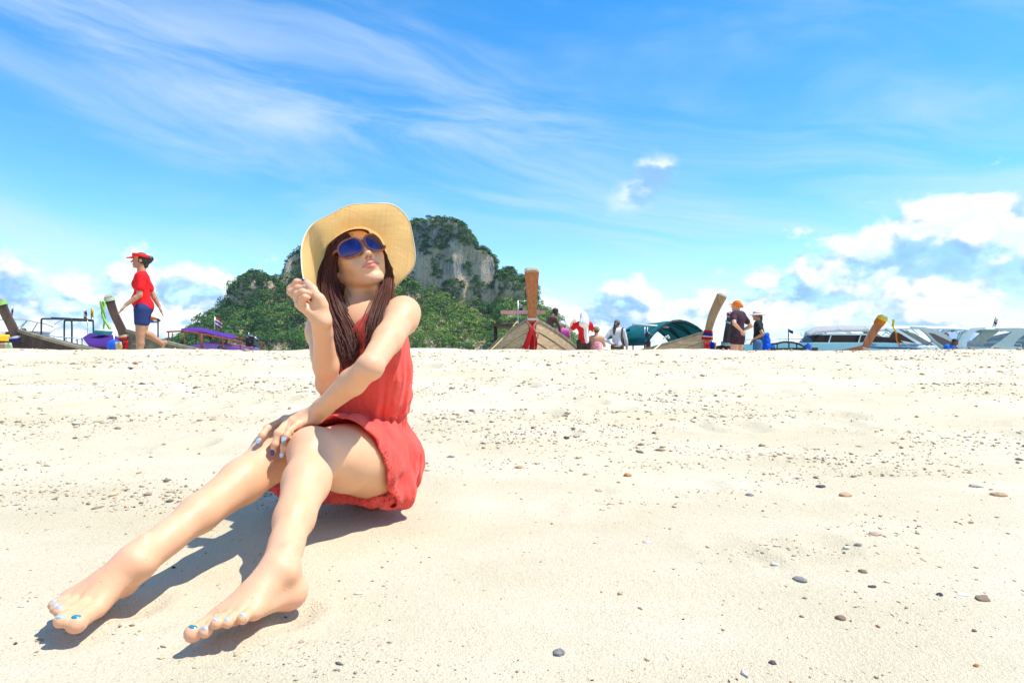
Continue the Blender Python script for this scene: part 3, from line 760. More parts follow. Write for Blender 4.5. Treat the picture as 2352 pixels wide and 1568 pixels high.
# nails
def nail_mat(name, c, c2):
    return mat(name, c, .15, .6, .25, .2, 300, coat=.5, col2=c2)
N_SIL = nail_mat('nail_silver', (.66, .72, .82), (.28, .42, .70)); N_NAVY = nail_mat('nail_navy', (.02, .02, .22), (.01, .01, .10)); N_TEAL = nail_mat('nail_teal', (.06, .33, .40), (.03, .20, .28))
def nail(tip, prev, r, w, l, m, bias=V(0, -.75, .65)):
    d = nrm(tip - prev); n_ = nrm(bias - d * np.dot(bias, d)); M = np.stack([np.cross(d, n_), d, n_], 1)
    b = MB(); b.ball(tip + n_ * r * .70 + d * r * .15, (w, l, r * .34), M, 14, 8); return b.build('nail', m, wb)
for n_, J in FL.items():
    if n_ != 'thumb': nail(J[3], J[2], .0069, .0056, .0070, N_NAVY if n_ == 'middle' else N_SIL)
nail(FR['index'][3], FR['index'][2], .0069, .005, .0066, N_NAVY, V(0, -.2, .9)); nail(FR['middle'][3], FR['middle'][2], .0069, .005, .0066, N_SIL, V(0, -.3, .9))
for T_ in (TL, TR):
    for i, (b_, t_, r) in enumerate(T_):
        nail(t_, b_, r, r * (.72 if i else .66), r * (.75 if i else .62), N_SIL if i else N_TEAL, V(0.1, -.35, .9))

def stuck_grains():
    rng = np.random.default_rng(5); vv = []; ff = []
    lowm = np.flatnonzero((bv[:, 1] < 1.30) & (bv[:, 2] < .30)); no = np.zeros((len(bv), 3), np.float32); wb.data.vertices.foreach_get('normal', no.ravel())
    no = np.array([v.normal for v in wb.data.vertices]) if not no.any() else no
    w = np.exp(-np.clip(bv[lowm, 2] - .09, 0, 1) / .06) + .04; pick = rng.choice(lowm, 420, False, w / w.sum())
    for i in pick:
        r = rng.uniform(.0005, .0012); b = len(vv); vv += [bv[i] + no[i] * r * .4 + r * d * rng.uniform(.6, 1.3) for d in np.array([(1, 0, 0), (0, 1, 0), (-1, 0, 0), (0, -1, 0), (0, 0, 1), (0, 0, -1.)])]
        ff += [(b, b + 1, b + 4), (b + 1, b + 2, b + 4), (b + 2, b + 3, b + 4), (b + 3, b, b + 4), (b + 1, b, b + 5), (b + 2, b + 1, b + 5), (b + 3, b + 2, b + 5), (b, b + 3, b + 5)]
    o = mesh_obj('stuck_sand', vv, np.array(ff), mat('stuck_sand_grains', (.80, .72, .56), .8, .3, var=.25, vscale=300), woman, False); o['kind'] = 'stuff'
stuck_grains()
# ------------------------------------------------------------------ dress
def dress_mat():
    m = bpy.data.materials.new('coral_chiffon'); m.use_nodes = True
    t = NT(m.node_tree); b = t.n['Principled BSDF']
    co = t.new('ShaderNodeTexCoord').outputs['Object']
    at = t.sep(t.new('ShaderNodeAttribute', attribute_name='lace').outputs['Color'])
    n = t.noise(co, 14, 5, .6)
    base = t.mix(t.mapr(n, .3, .7), (.90, .080, .060), (.94, .135, .100))
    vo = t.new('ShaderNodeTexVoronoi', feature='F1'); vo.inputs['Scale'].default_value = 150; t.l.new(co, vo.inputs['Vector'])
    hole = t.math('MULTIPLY', t.mapr(vo.outputs['Distance'], .30, .40, 1, 0), at[0])
    base = t.mix(t.math('MULTIPLY', hole, .75), base, (.30, .015, .015))
    t.l.new(base, b.inputs['Base Color']); b.inputs['Roughness'].default_value = .78
    b.inputs['Sheen Weight'].default_value = .22; b.inputs['Sheen Roughness'].default_value = .45
    b.inputs['Sheen Tint'].default_value = (1, .75, .7, 1); b.inputs['Specular IOR Level'].default_value = .25
    wv = t.noise(t.vmath('MULTIPLY', co, (1, 1, .18)), 90, 4, .6); fine = t.noise(co, 700, 2, .5)
    hgt = t.math('ADD', t.math('ADD', t.math('MULTIPLY', wv, .8), t.math('MULTIPLY', fine, .12)), t.math('MULTIPLY', hole, -.9))
    cr = t.noise(t.vmath('MULTIPLY', co, (1, 1, .45)), 38, 6, .68, 1.2)
    hgt = t.math('ADD', hgt, t.math('MULTIPLY', t.math('ABSOLUTE', t.math('SUBTRACT', cr, .5)), 3.2))
    t.l.new(t.bump(hgt, .5, .004), b.inputs['Normal'])
    tr = t.new('ShaderNodeBsdfTranslucent'); t.l.new(base, tr.inputs[0])
    mx = t.new('ShaderNodeMixShader'); mx.inputs[0].default_value = .22
    t.l.new(b.outputs[0], mx.inputs[1]); t.l.new(tr.outputs[0], mx.inputs[2]); t.l.new(mx.outputs[0], t.n['Material Output'].inputs[0])
    return m
DM = dress_mat()
DH = .003
dg = Grid((-.66, 1.22, .03), (-.20, 1.95, .66), DH)
bg = Grid((-.66, 1.40, .20), (-.20, 1.95, .66), DH)          # bodice
G1 = .019
bg.cone(P_wst + UP * .012, P_rib, .107, .121, .03, (FT, .80), grow=G1); bg.cone(P_rib, P_chs, .118, .112, .03, (FT, .74), grow=G1)
bg.ell(P_wst + UP * .045, (.128, .107, .036), TM, .03)          # bloused over the waistband
bg.cone(lerp(P_chs, SHR, .35), lerp(P_chs, SHL, .35), .06, .06, .05, grow=.008)
for s in (-1, 1): bg.ell(lerp(P_rib, P_chs, .55) + FT * .062 + LT * s * .048, .043, None, .03, grow=.010)
for s_ in (SHL, SHR): bg.cone(P_nek - UP * .01, lerp(P_nek, s_, .92) + UP * .004, .034, .034, .035, grow=.006)
X, Y, Z = bg.where()
la = (X - P_nek[0]) * LT[0] + (Y - P_nek[1]) * LT[1]; lf = (X - P_nek[0]) * FT[0] + (Y - P_nek[1]) * FT[1]; lc = Z - np.float32(P_nek[2])
near = np.abs(bg.f) < .035; I = np.argwhere(near)
Pp = (I + bg.i0) * DH
ang = np.arctan2((Pp - P_wst) @ LT, (Pp - P_wst) @ FT)
fold = fbm(np.stack([ang * 7.5, Pp[:, 2] * 6, Pp[:, 0] * 2], 1), 3) * .012 * np.clip((P_chs[2] + .04 - Pp[:, 2]) / .15, .25, 1) + fbm(Pp * 30, 2) * .0025
bg.f[near] += fold.astype(np.float32)
front = np.maximum(-lf - .01, 0)
vcut = np.minimum((.060 * np.clip((lc + .105) / .105, -1, 1.35) - np.abs(la - .040)) * .8, lc + .105)
vcut = np.where(lf > -.015, vcut, np.minimum(.06 - np.abs(la), lc + .02))
bg.f = np.maximum(bg.f, vcut.astype(np.float32))
for sh, sg in ((SHL, 1), (SHR, -1)):
    side = LT * sg
    bg.cone(sh + side * .012 + UP * .02, sh + side * .005 - UP * .055, .060, .056, .012, None, 'sub')
    bg.cone(sh + side * .02, sh + side * .10, .058, .06, .0, None, 'sub')
bg.f = np.maximum(bg.f, np.float32(P_wst[2] - .004) - Z)
# waistband
sk = dg
sk.cone(P_wst - UP * .018, P_wst + UP * .02, .103, .103, .0, (FT, .83), grow=.006)
# skirt
tdL = nrm(KNL - HPL); lenL = np.linalg.norm(KNL - HPL); tdR = nrm(KNR - HPR); lenR = np.linalg.norm(KNR - HPR)
s2 = Grid((-.66, 1.22, .03), (-.20, 1.95, .50), DH)
s2.cone(P_wst - UP * .02, P_pel + UP * .02, .108, .130, .03, (FT, .84)); s2.ell(P_pel, (.134, .112, .112), TM, .03, grow=.010)
s2.chain([HPL, lerp(HPL, KNL, .35), lerp(HPL, KNL, .65), lerp(HPL, KNL, .92)], [.094, .098, .090, .078], .03)
s2.chain([HPR, lerp(HPR, KNR, .35), lerp(HPR, KNR, .65), lerp(HPR, KNR, .92)], [.094, .098, .090, .078], .03)
s2.cone(lerp(HPL, HPR, .5), lerp(lerp(HPL, HPR, .5), lerp(KNL, KNR, .5), .7), .10, .065, .04)
s2.ell(C(930, 1038, 1.66), (.042, .05, .03), None, .03); s2.cone(C(918, 1085, 1.64), C(916, 1130, 1.60), .048, .042, .03)
s2.cone(C(918, 1120, 1.60), C(905, 1140, 1.55), .040, .028, .03)
near = np.abs(s2.f) < .04; I = np.argwhere(near); Pp = (I + s2.i0) * DH
ang = np.arctan2((Pp - P_pel) @ LT, (Pp - P_pel) @ FT); dwn = np.clip((P_wst[2] - Pp[:, 2]) / .2, 0, 1)
fold = fbm(np.stack([ang * 5, Pp[:, 2] * 7 + ang, Pp[:, 1] * 3], 1), 3) * (.004 + .016 * dwn) + fbm(Pp * 26, 2) * .004
fold -= .006 * np.clip((Pp[:, 2] - (P_wst[2] - .05)) / .03, 0, 1) * np.abs(np.sin(ang * 22 + 2 * fbm(np.stack([ang * 3, ang, ang], 1), 2)))
s2.f[near] += fold.astype(np.float32)
X, Y, Z = s2.where()
axL = ((X - HPL[0]) * tdL[0] + (Y - HPL[1]) * tdL[1] + (Z - HPL[2]) * tdL[2]) / lenL
hL = Z - (HPL[2] + axL * lenL * tdL[2])
wav = np.sin(Z * 190 + X * 120) * .006 + np.sin(Z * 75 + X * 40) * .010 + np.sin(Z * 33 - Y * 20) * .012
tmax = np.clip(.58 + 2.5 * hL, .13, .84) + wav
hem = (axL - tmax) * lenL
cav = -(s2.f + .0050) - np.where(axL > .24, 0, 1).astype(np.float32)
s2.f = np.maximum(np.maximum(s2.f, hem.astype(np.float32)), cav)
s2.chain([HPL, lerp(HPL, KNL, .3), lerp(HPL, KNL, .65), KNL], [.088, .085, .073, .052], .02, None, 'sub', grow=.006) if False else None
dg.merge(s2, .003)
# crumpled hem lying on the sand beneath the thighs
gz = lambda p: p
hemline = [C(622, 1122, 1.60), C(660, 1136, 1.60), C(706, 1130, 1.61), C(752, 1146, 1.58), C(790, 1146, 1.57), C(826, 1150, 1.565), C(862, 1156, 1.55), C(892, 1152, 1.55), C(908, 1140, 1.55)]
hp_ = spline(hemline, 40); hp_[:, 2] += .007 * np.sin(np.arange(40) * 1.3) + .005
hg = Grid((-.66, 1.45, .03), (-.22, 1.80, .20), DH)
hg.chain(list(hp_), [.008 + .005 * abs(math.sin(i * 1.9)) for i in range(40)], .005)
hg.chain([p + V(.01, .05, .004) for p in hp_], [.010 + .005 * abs(math.sin(i * 1.3 + 1)) for i in range(40)], .010)
near = np.abs(hg.f) < .03; Pp = (np.argwhere(near) + hg.i0) * DH
hg.f[near] += (fbm(Pp * 60, 3) * .012).astype(np.float32)
dg.merge(hg, .008); dg.merge(bg, .006)
dv, df = dg.mesh(1)
dress = mesh_obj('dress', dv, df, DM, woman)
ax_ = ((dv - HPL) @ tdL) / lenL; h_ = dv[:, 2] - (HPL[2] + ax_ * lenL * tdL[2]); tm_ = np.clip(.58 + 2.5 * h_, .13, .84)
lace = np.zeros((len(dv), 4), np.float32); lace[:, 3] = 1
lace[:, 0] = np.exp(-((ax_ - tm_ + .05) / .05) ** 2) * (dv[:, 2] < P_wst[2] - .06) * (dv[:, 1] < 1.75)
pc = C(952, 1140, 1.6)
for c_, r_ in ((C(870, 1145, 1.58), .03), (lerp(P_rib, P_chs, .5) + FT * .12, .055), (C(945, 1150, 1.6), .02), (C(893, 1085, 1.57), .028)):
    lace[:, 0] = np.maximum(lace[:, 0], 1. * (np.linalg.norm(dv - c_, axis=1) < r_))
ca = dress.data.color_attributes.new('lace', 'FLOAT_COLOR', 'POINT'); ca.data.foreach_set('color', lace.ravel())
# blue bikini strap under the dress
sb = MB(); sp = [lerp(P_nek, SHL, .55) + UP * .03, C(893, 740, 1.52), C(888, 775, 1.51)]
sb.tube(spline(sp, 8), .004, 6); sb.build('bikini_strap', mat('royal_blue', (.03, .08, .55), .6), woman)
# ------------------------------------------------------------------ hair
def hair_mat(name, c, c2, rough=.32):
    m = bpy.data.materials.new(name); m.use_nodes = True
    t = NT(m.node_tree); b = t.n['Principled BSDF']
    at = t.sep(t.new('ShaderNodeAttribute', attribute_name='lock').outputs['Color'])
    t.l.new(t.mix(at[0], c, c2), b.inputs['Base Color']); b.inputs['Roughness'].default_value = rough
    b.inputs['Specular IOR Level'].default_value = .35
    b.inputs['Anisotropic'].default_value = .5
    return m
HAIR = hair_mat('auburn_hair', (.070, .018, .011), (.150, .042, .022), .46)
def strands(guides, n, r, seed, jit=.004, cols=None, m=16):
    rng = np.random.default_rng(seed); G = [spline(g, m) for g in guides]; vs = []; fs = []; cc = []
    for _ in range(n):
        q = rng.random() * (len(G) - 1); i = min(int(q), len(G) - 2); t = q - i
        P = G[i] * (1 - t) + G[i + 1] * t
        off = rng.normal(size=3) * jit; w = rng.normal(size=3) * jit * 1.6; ph = rng.random() * 6
        s = np.linspace(0, 1, m)[:, None]
        L = .78 + .24 * rng.random(); P = spline(P, 40)[: max(8, int(40 * min(L, 1)))]; P = spline(P, m)
        P = P + off * (.5 + s) + w * s ** 2 * np.sin(s * 3 + ph)
        rad = r * (.7 + .6 * rng.random()) * (1 - .75 * s[:, 0] ** 3)
        base = len(vs); pv = None; c_ = rng.random() ** 1.6
        for k in range(m):
            d = nrm(P[min(k + 1, m - 1)] - P[max(k - 1, 0)]); a = nrm(np.cross(d, V(.3, 1, .1))); b = np.cross(d, a)
            for e in range(3):
                an = 2.094 * e; vs.append(P[k] + rad[k] * (math.cos(an) * a + math.sin(an) * b)); cc.append((min(1, c_ * .75 + .45 * s[k, 0] ** 2 * rng.random()), 0, 0, 1))
        for k in range(m - 1):
            for e in range(3): fs.append((base + k * 3 + e, base + k * 3 + (e + 1) % 3, base + k * 3 + 3 + (e + 1) % 3, base + k * 3 + 3 + e))
    return vs, fs, cc
gl = lambda L: [C(*p) for p in L]
curtL = [gl([(768, 560, 1.66), (742, 612, 1.62), (732, 672, 1.58), (738, 728, 1.55), (752, 772, 1.525), (768, 806, 1.508), (784, 838, 1.495)]),
         gl([(776, 552, 1.63), (749, 615, 1.60), (746, 690, 1.565), (762, 742, 1.54), (780, 785, 1.515), (794, 815, 1.50), (804, 842, 1.49)]),
         gl([(790, 542, 1.61), (760, 600, 1.60), (757, 660, 1.585), (775, 720, 1.56), (798, 765, 1.525), (808, 796, 1.502), (816, 826, 1.49)]),
         gl([(800, 540, 1.605), (768, 588, 1.61), (766, 648, 1.62), (787, 702, 1.60), (813, 745, 1.57), (824, 772, 1.54), (826, 798, 1.515)])]
curtR = [gl([(872, 545, 1.655), (882, 590, 1.66), (883, 640, 1.64), (864, 692, 1.56), (850, 738, 1.505), (849, 775, 1.478), (840, 808, 1.462)]),
         gl([(878, 556, 1.67), (888, 606, 1.675), (891, 650, 1.625), (881, 700, 1.525), (868, 745, 1.48), (861, 780, 1.458), (850, 825, 1.445)]),
         gl([(882, 570, 1.69), (894, 620, 1.68), (899, 660, 1.615), (894, 705, 1.51), (885, 748, 1.465), (875, 782, 1.447), (862, 830, 1.435)])]
backc = [[H(.07, -.03, .02), H(.078, -.04, -.06), C(760, 720, 1.72), C(772, 800, 1.74)], [H(.03, -.095, .02), H(.03, -.1, -.06), C(800, 740, 1.78), C(805, 860, 1.80)],
         [H(-.03, -.095, .02), H(-.035, -.1, -.06), C(860, 740, 1.78), C(858, 860, 1.79)], [H(-.07, -.03, .02), H(-.078, -.045, -.05), C(890, 700, 1.74), C(890, 780, 1.74)]]
vs, fs, cc = [], [], []
for g_, n_, r_, sd, jt in ((curtL, 1700, .00095, 1, .0052), (curtR, 950, .00090, 2, .0040), (backc, 420, .0020, 3, .008), (curtL, 30, .0006, 4, .010), (curtR, 8, .0006, 5, .006)):
    a, b, c = strands(g_, n_, r_, sd, jt); o_ = len(vs); vs += a; cc += c; fs += [tuple(i + o_ for i in f) for f in b]
hair = mesh_obj('hair', vs, np.array(fs), HAIR, woman)
ca = hair.data.color_attributes.new('lock', 'FLOAT_COLOR', 'POINT'); ca.data.foreach_set('color', np.array(cc, np.float32).ravel())
# scalp hair under the hat and the dense inside of both curtains
hg = Grid(HC - V(.2, .2, .36), HC + V(.2, .2, .2), .004)
hg.ell(H(0, -.014, .034), V(.073, .092, .083) * HS, HM, .01, grow=.008); hg.ell(H(0, -.04, -.02), V(.074, .066, .07) * HS, HM, .02, grow=.006)
Xh, Yh, Zh = hg.where()
lx, ly, lz = (((Xh - HC[0]) * HM[0, i] + (Yh - HC[1]) * HM[1, i] + (Zh - HC[2]) * HM[2, i]) / HS for i in range(3))
cut = np.minimum(np.maximum(ly - .012 - .55 * np.clip(np.abs(lx) - .035, 0, 1), -9), .066 + .4 * np.abs(lx) * 0 - lz + .35 * (.05 - np.abs(lx)) * 0)
hg.f = np.maximum(hg.f, (cut * HS).astype(np.float32))
for g_ in curtL + curtR:
    hg.chain(list(spline(g_, 14)[1:-3] + V(0, .012, 0)), list(np.linspace(.008, .005, 10)), .008)
hv, hf = hg.mesh(1)
scalp = mesh_obj('scalp_hair', hv, hf, HAIR, woman)
# ------------------------------------------------------------------ straw hat
def straw_mat():
    m = bpy.data.materials.new('woven_straw'); m.use_nodes = True
    t = NT(m.node_tree); b = t.n['Principled BSDF']
    co = t.new('ShaderNodeTexCoord').outputs['UV']
    a = t.noise(t.vmath('MULTIPLY', co, (260, 5, 1)), 1, 3, .6); c = t.noise(t.vmath('MULTIPLY', co, (10, 90, 1)), 1, 3, .6)
    w = t.math('ADD', t.math('MULTIPLY', a, .5), t.math('MULTIPLY', c, .5))
    big = t.noise(co, 3, 3, .5)
    base = t.mix(t.mapr(w, .36, .64), (.76, .46, .16), (.92, .64, .28)); base = t.mix(t.mapr(big, .4, .65, 0, .35), base, (.92, .62, .24))
    t.l.new(base, b.inputs['Base Color']); b.inputs['Roughness'].default_value = .7; b.inputs['Specular IOR Level'].default_value = .3
    t.l.new(t.bump(w, .5, .002), b.inputs['Normal'])
    tr = t.new('ShaderNodeBsdfTranslucent'); t.l.new(base, tr.inputs[0])
    mx = t.new('ShaderNodeMixShader'); mx.inputs[0].default_value = .50
    t.l.new(b.outputs[0], mx.inputs[1]); t.l.new(tr.outputs[0], mx.inputs[2]); t.l.new(mx.outputs[0], t.n['Material Output'].inputs[0])
    return m
STRAW = straw_mat()
outer = gl([(698, 648, 1.405), (692, 600, 1.47), (695, 552, 1.53), (720, 514, 1.56), (768, 489, 1.565), (818, 471, 1.565), (865, 463, 1.57), (906, 474, 1.585), (936, 502, 1.61),
            (948, 545, 1.635), (953, 590, 1.65), (941, 628, 1.67), (915, 652, 1.70), (888, 674, 1.73), (852, 668, 1.82), (805, 655, 1.86), (765, 655, 1.80), (738, 690, 1.66), (716, 680, 1.49)])
inner = gl([(738, 645, 1.665), (740, 615, 1.65), (746, 582, 1.64), (757, 560, 1.625), (778, 541, 1.61), (805, 528, 1.598), (835, 526, 1.595), (858, 536, 1.605), (873, 549, 1.62),
            (882, 568, 1.645), (888, 590, 1.67), (890, 612, 1.69), (889, 634, 1.715), (878, 638, 1.75), (850, 620, 1.785), (805, 610, 1.795), (772, 622, 1.77), (752, 640, 1.73), (742, 650, 1.69)])
NB = 152
OU2 = spline(outer, NB, True); IN2 = spline(inner, NB, True)
ctr = IN2.mean(0); nh = nrm(np.linalg.svd(IN2 - ctr)[2][2]); nh = nh if nh[1] > 0 else -nh
e1 = nrm(np.cross(nh, UP)); e2 = np.cross(nh, e1)
th = np.linspace(0, 2 * math.pi, NB, endpoint=False)
rings = []
for i, s in enumerate(np.linspace(1, 0, 15)):
    rip = .004 * np.sin(th * 5 + 1) * s ** 2 + .003 * np.sin(th * 9) * s ** 2
    rings.append(IN2 * (1 - s) + OU2 * s + nh * (rip + .010 * math.sin(math.pi * s))[:, None])
hv = []; ap = ctr + nh * .085
for i, s in enumerate(np.linspace(0, 1, 9)[1:]):
    q = math.cos(s * math.pi / 2) ** .75; rings.append(ctr + (IN2 - ctr) * (q * (1 + .06 * math.sin(s * math.pi))) + nh * .125 * math.sin(s * math.pi / 2) ** .9)
nr = len(rings); V_ = np.concatenate(rings); F_ = []
for i in range(nr - 1):
    for k in range(NB): F_.append((i * NB + k, i * NB + (k + 1) % NB, (i + 1) * NB + (k + 1) % NB, (i + 1) * NB + k))
hat = mesh_obj('sun_hat', V_, np.array(F_), STRAW, woman)
uv = hat.data.uv_layers.new(name='UVMap'); li = np.zeros(len(hat.data.loops), np.int32); hat.data.loops.foreach_get('vertex_index', li)
lt = np.zeros((len(F_), 4, 2), np.float32)
Fa = np.array(F_)
# straw cloth: straight weave laid over the hat in the plane of the brim
PX = (V_ - ctr) @ e1; PY = (V_ - ctr) @ e2
uvc = np.stack([PX, PY], 1)[Fa.ravel()] * 2.2; uv.data.foreach_set('uv', uvc.astype(np.float32).ravel())
rim = MB(); rim.tube(list(np.vstack([rings[0], rings[0][:1]])), .0016, 6, cap=False); rim.build('brim_edge', mat('pale_straw_edge', (.86, .74, .52), .7), hat)
# ------------------------------------------------------------------ sunglasses
FRAME = mat('maroon_frame', (.24, .060, .055), .18, .6, coat=.5, var=.1); 
def lens_mat():
    m = bpy.data.materials.new('dark_lens'); m.use_nodes = True
    b = m.node_tree.nodes['Principled BSDF']; t = NT(m.node_tree)
    co = t.new('ShaderNodeTexCoord').outputs['Object']
    t.l.new(t.mix(t.mapr(t.noise(co, 30, 2), .3, .7), (.050, .042, .14), (.07, .062, .19)), b.inputs['Base Color'])
    b.inputs['Metallic'].default_value = .85; b.inputs['Roughness'].default_value = .04
    return m
LENS = lens_mat()
gls = bpy.data.objects.new('sunglasses', None); COL.objects.link(gls); gls.location = tuple(H(0, .1, .01)); attach(gls, woman)
def lens_pt(s, a, q, bulge=0.):
    w, h = .0325, .0265; ex = .80
    cx = abs(math.cos(a)) ** ex * math.copysign(1, math.cos(a)) * w * q; cz = abs(math.sin(a)) ** ex * math.copysign(1, math.sin(a)) * h * q
    lx = .0385 + cx; lx_ = s * lx
    yy = .1055 - 4.8 * lx * lx + .04 * cz + bulge
    return H(lx_, yy, .004 + cz - .02 * (cx))
fr = MB()
for s in (-1, 1):
    loop = [lens_pt(s, 2 * math.pi * k / 40, 1.0) for k in range(41)]; fr.tube(loop, .0030, 8, cap=False)
fr.tube([H(s_ * .0068, .105, .012 + (.004 if s_ == 0 else 0)) for s_ in (-1, 0, 1)], .0026, 8)
for s in (-1, 1): fr.tube([H(s * .071, .083, .012), H(s * .0785, .070, .013), H(s * .080, .03, .012), H(s * .079, -.012, .012), H(s * .076, -.03, -.008)], [.004, .0038, .003, .0025, .002], 8)
fr.build('frame', FRAME, gls)
for s in (-1, 1):
    vs = []; fs = []; nr_ = 6; na = 40
    for i in range(nr_):
        q = (i + 1) / nr_
        for k in range(na): vs.append(lens_pt(s, 2 * math.pi * k / na, q, .0055 * (1 - q * q)))
    vs.append(lens_pt(s, 0, 0, .0055)); cidx = len(vs) - 1
    for k in range(na): fs.append((cidx, k, (k + 1) % na))
    for i in range(nr_ - 1):
        for k in range(na): fs.append((i * na + k, (i + 1) * na + k, (i + 1) * na + (k + 1) % na, i * na + (k + 1) % na))
    mesh_obj('lens', vs, fs, LENS, gls)
# ------------------------------------------------------------------ boats
W_TAN = mat('tan_timber', (.60, .45, .27), .7, .3, var=.22, vscale=5, stretch=(1, 1, 6), bump=.3, bscale=30, col2=(.34, .24, .14))
W_GREY = mat('weathered_timber', (.36, .31, .23), .8, .25, var=.3, vscale=5, bump=.3, bscale=30, col2=(.16, .14, .10))
W_DARK = mat('dark_timber', (.11, .065, .045), .6, .3, var=.25, vscale=7, stretch=(1, 1, .3), bump=.3, bscale=40, col2=(.045, .03, .025))
W_BLACK = mat('black_paint', (.035, .03, .03), .4, .4, var=.2)
W_OIL = mat('oiled_teak', (.42, .135, .035), .38, .45, var=.2, vscale=9, stretch=(3, 3, .35), coat=.25, col2=(.20, .06, .018))
W_RED = mat('reddish_timber', (.27, .115, .06), .5, .4, var=.2, vscale=9, stretch=(3, 3, .35), col2=(.16, .07, .04))
W_BLOND = mat('pale_post_timber', (.47, .31, .16), .65, .3, var=.25, vscale=12, stretch=(3, 3, .3), col2=(.22, .125, .06))
W_END = mat('end_grain', (.50, .40, .28), .8, .2, var=.2, vscale=20)
RUB = mat('mossy_timber', (.22, .20, .13), .8, .25, var=.3, vscale=6, bump=.4, bscale=25, col2=(.10, .095, .07))
def cloth(name, c, tr=.3): return mat(name, c, .75, .25, var=.12, vscale=14, trans=tr, bump=.25, bscale=50)
C_RED = cloth('red_ribbon', (.62, .015, .02)); C_WHITE = cloth('white_ribbon', (.80, .78, .76)); C_BLUE = cloth('blue_ribbon', (.015, .03, .36)); C_GREEN = cloth('lime_ribbon', (.42, .78, .20))
C_ORANGE = cloth('orange_ribbon', (.80, .22, .02)); C_YELL = cloth('yellow_ribbon', (.82, .66, .05)); C_PALE = cloth('pale_green_ribbon', (.60, .78, .52)); C_PINK = cloth('pink_ribbon', (.80, .35, .32))
C_CREAM = cloth('cream_ribbon', (.74, .62, .36)); C_MINT = cloth('mint_ribbon', (.35, .62, .56))
T_PURP = cloth('purple_tarpaulin', (.13, .045, .34), .45); T_TEAL = cloth('teal_tarpaulin', (.02, .30, .33), .5); T_DKPURP = cloth('plum_tarpaulin', (.15, .10, .17), .3)
GEL = mat('white_gelcoat', (.78, .79, .78), .25, .5, var=.04, coat=.3); GELG = mat('pale_green_gelcoat', (.62, .74, .72), .25, .5, var=.04, coat=.3); GELC = mat('cream_gelcoat', (.66, .62, .54), .35, .5, var=.06)
GLASS = mat('tinted_glass', (.018, .010, .016), .12, .3, var=.2, vscale=2); CANV = mat('grey_canvas', (.60, .60, .60), .8, .2, var=.1, trans=.35)
STEEL = mat('stainless_tube', (.62, .63, .65), .3, .5, .7, var=.06); DKFR = mat('dark_frame', (.03, .045, .06), .5, .4, var=.1); REDFR = mat('red_oxide_frame', (.30, .07, .045), .6, .3, var=.15)
ROPE = mat('yellow_rope', (.66, .50, .20), .85, .2, var=.2, vscale=60); ROPEW = mat('white_rope', (.70, .66, .56), .85, .2, var=.15, vscale=60)
NAVY = mat('navy_stripe', (.02, .08, .26), .4, .4); BLUEP = mat('blue_plastic', (.01, .12, .62), .4, .45, var=.15); TEALP = mat('teal_plastic', (.01, .28, .26), .5, .4); ENG = mat('black_engine', (.025, .025, .028), .4, .5, var=.4, vscale=20); PINKB = mat('pink_board', (.62, .33, .30), .6, .3, var=.12)
WHITEP = mat('white_lettering', (.78, .76, .66), .6, .3, var=.15); YELLOWB = mat('yellow_vinyl', (.82, .50, .01), .5, .4); BLUER = mat('blue_grey_awning', (.20, .34, .46), .6, .3, var=.15)
FLW = cloth('flag_white', (.78, .78, .80)); FLR = cloth('flag_red', (.62, .02, .04)); FLB = cloth('flag_blue', (.03, .04, .28)); FLY = cloth('flag_yellow', (.85, .62, .02))
def vx(*p): return V(*p)
def longtail(label, bow, hd, zb, zm, L=9., B=2.2, hullm=W_TAN, railm=W_GREY, nst=6, zk=-.45, full=.38, group='long-tail boats with tall bow posts along the shore'):
    hd = nrm(vx(hd[0], hd[1], 0)); lat = vx(-hd[1], hd[0], 0)
    root = thing('long_tail_boat', label, 'boat', (bow[0], bow[1], zk), group)
    S = np.r_[np.linspace(0, .5, 26), np.linspace(.5, 1, 9)[1:]]
    hb = B / 2 * np.where(S < full, np.sin(np.pi / 2 * np.minimum(S / full, 1)) ** .8, 1 - .35 * ((S - full) / (1 - full)) ** 2)
    zg = zm + (zb - zm) * np.clip(1 - S / .5, 0, 1) ** 2 + .25 * np.clip((S - .7) / .3, 0, 1) ** 2
    zkeel = zk + (zb - .12 - zk) * .30 * np.clip(1 - S / .16, 0, 1) ** 1.6
    def pt(i, gq, sg, off=0.):
        w = hb[i] * math.sin(math.pi / 2 * gq) ** .85; zz = zkeel[i] + (zg[i] - zkeel[i]) * (1 - math.cos(math.pi / 2 * gq)) ** .8
        return vx(bow[0], bow[1], 0) - hd * L * S[i] * (1 - .0 * gq) + lat * sg * (w + off + .035) + UP * zz
    for sg in (-1, 1):
        for k in range(nst):
            g0, g1 = (k + .03) / nst, (k + .97) / nst
            grid = [[pt(i, g0 + (g1 - g0) * q / 3, sg, .016 * (1 - q / 3) + .004 * ((k * 7) % 3)) for q in range(4)] for i in range(len(S))]
            if sg > 0: grid = [r[::-1] for r in grid]
            MB().sheet(grid, .03).build('plank', hullm, root, sharp=40)
        rail = [pt(i, 1., sg, .02) + UP * .02 for i in range(len(S))]
        MB().tube(rail, .045, 4).build('gunwale', railm, root, sharp=40)
    inner = [[pt(i, .93, -1, -.05) * (1 - q / 6) + pt(i, .93, 1, -.05) * (q / 6) - UP * (.18 + .25 * math.sin(math.pi * q / 6)) for q in range(7)] for i in range(1, len(S))]
    MB().sheet(inner, .03).build('floorboards', W_GREY, root)
    return root, pt, S, hd, lat
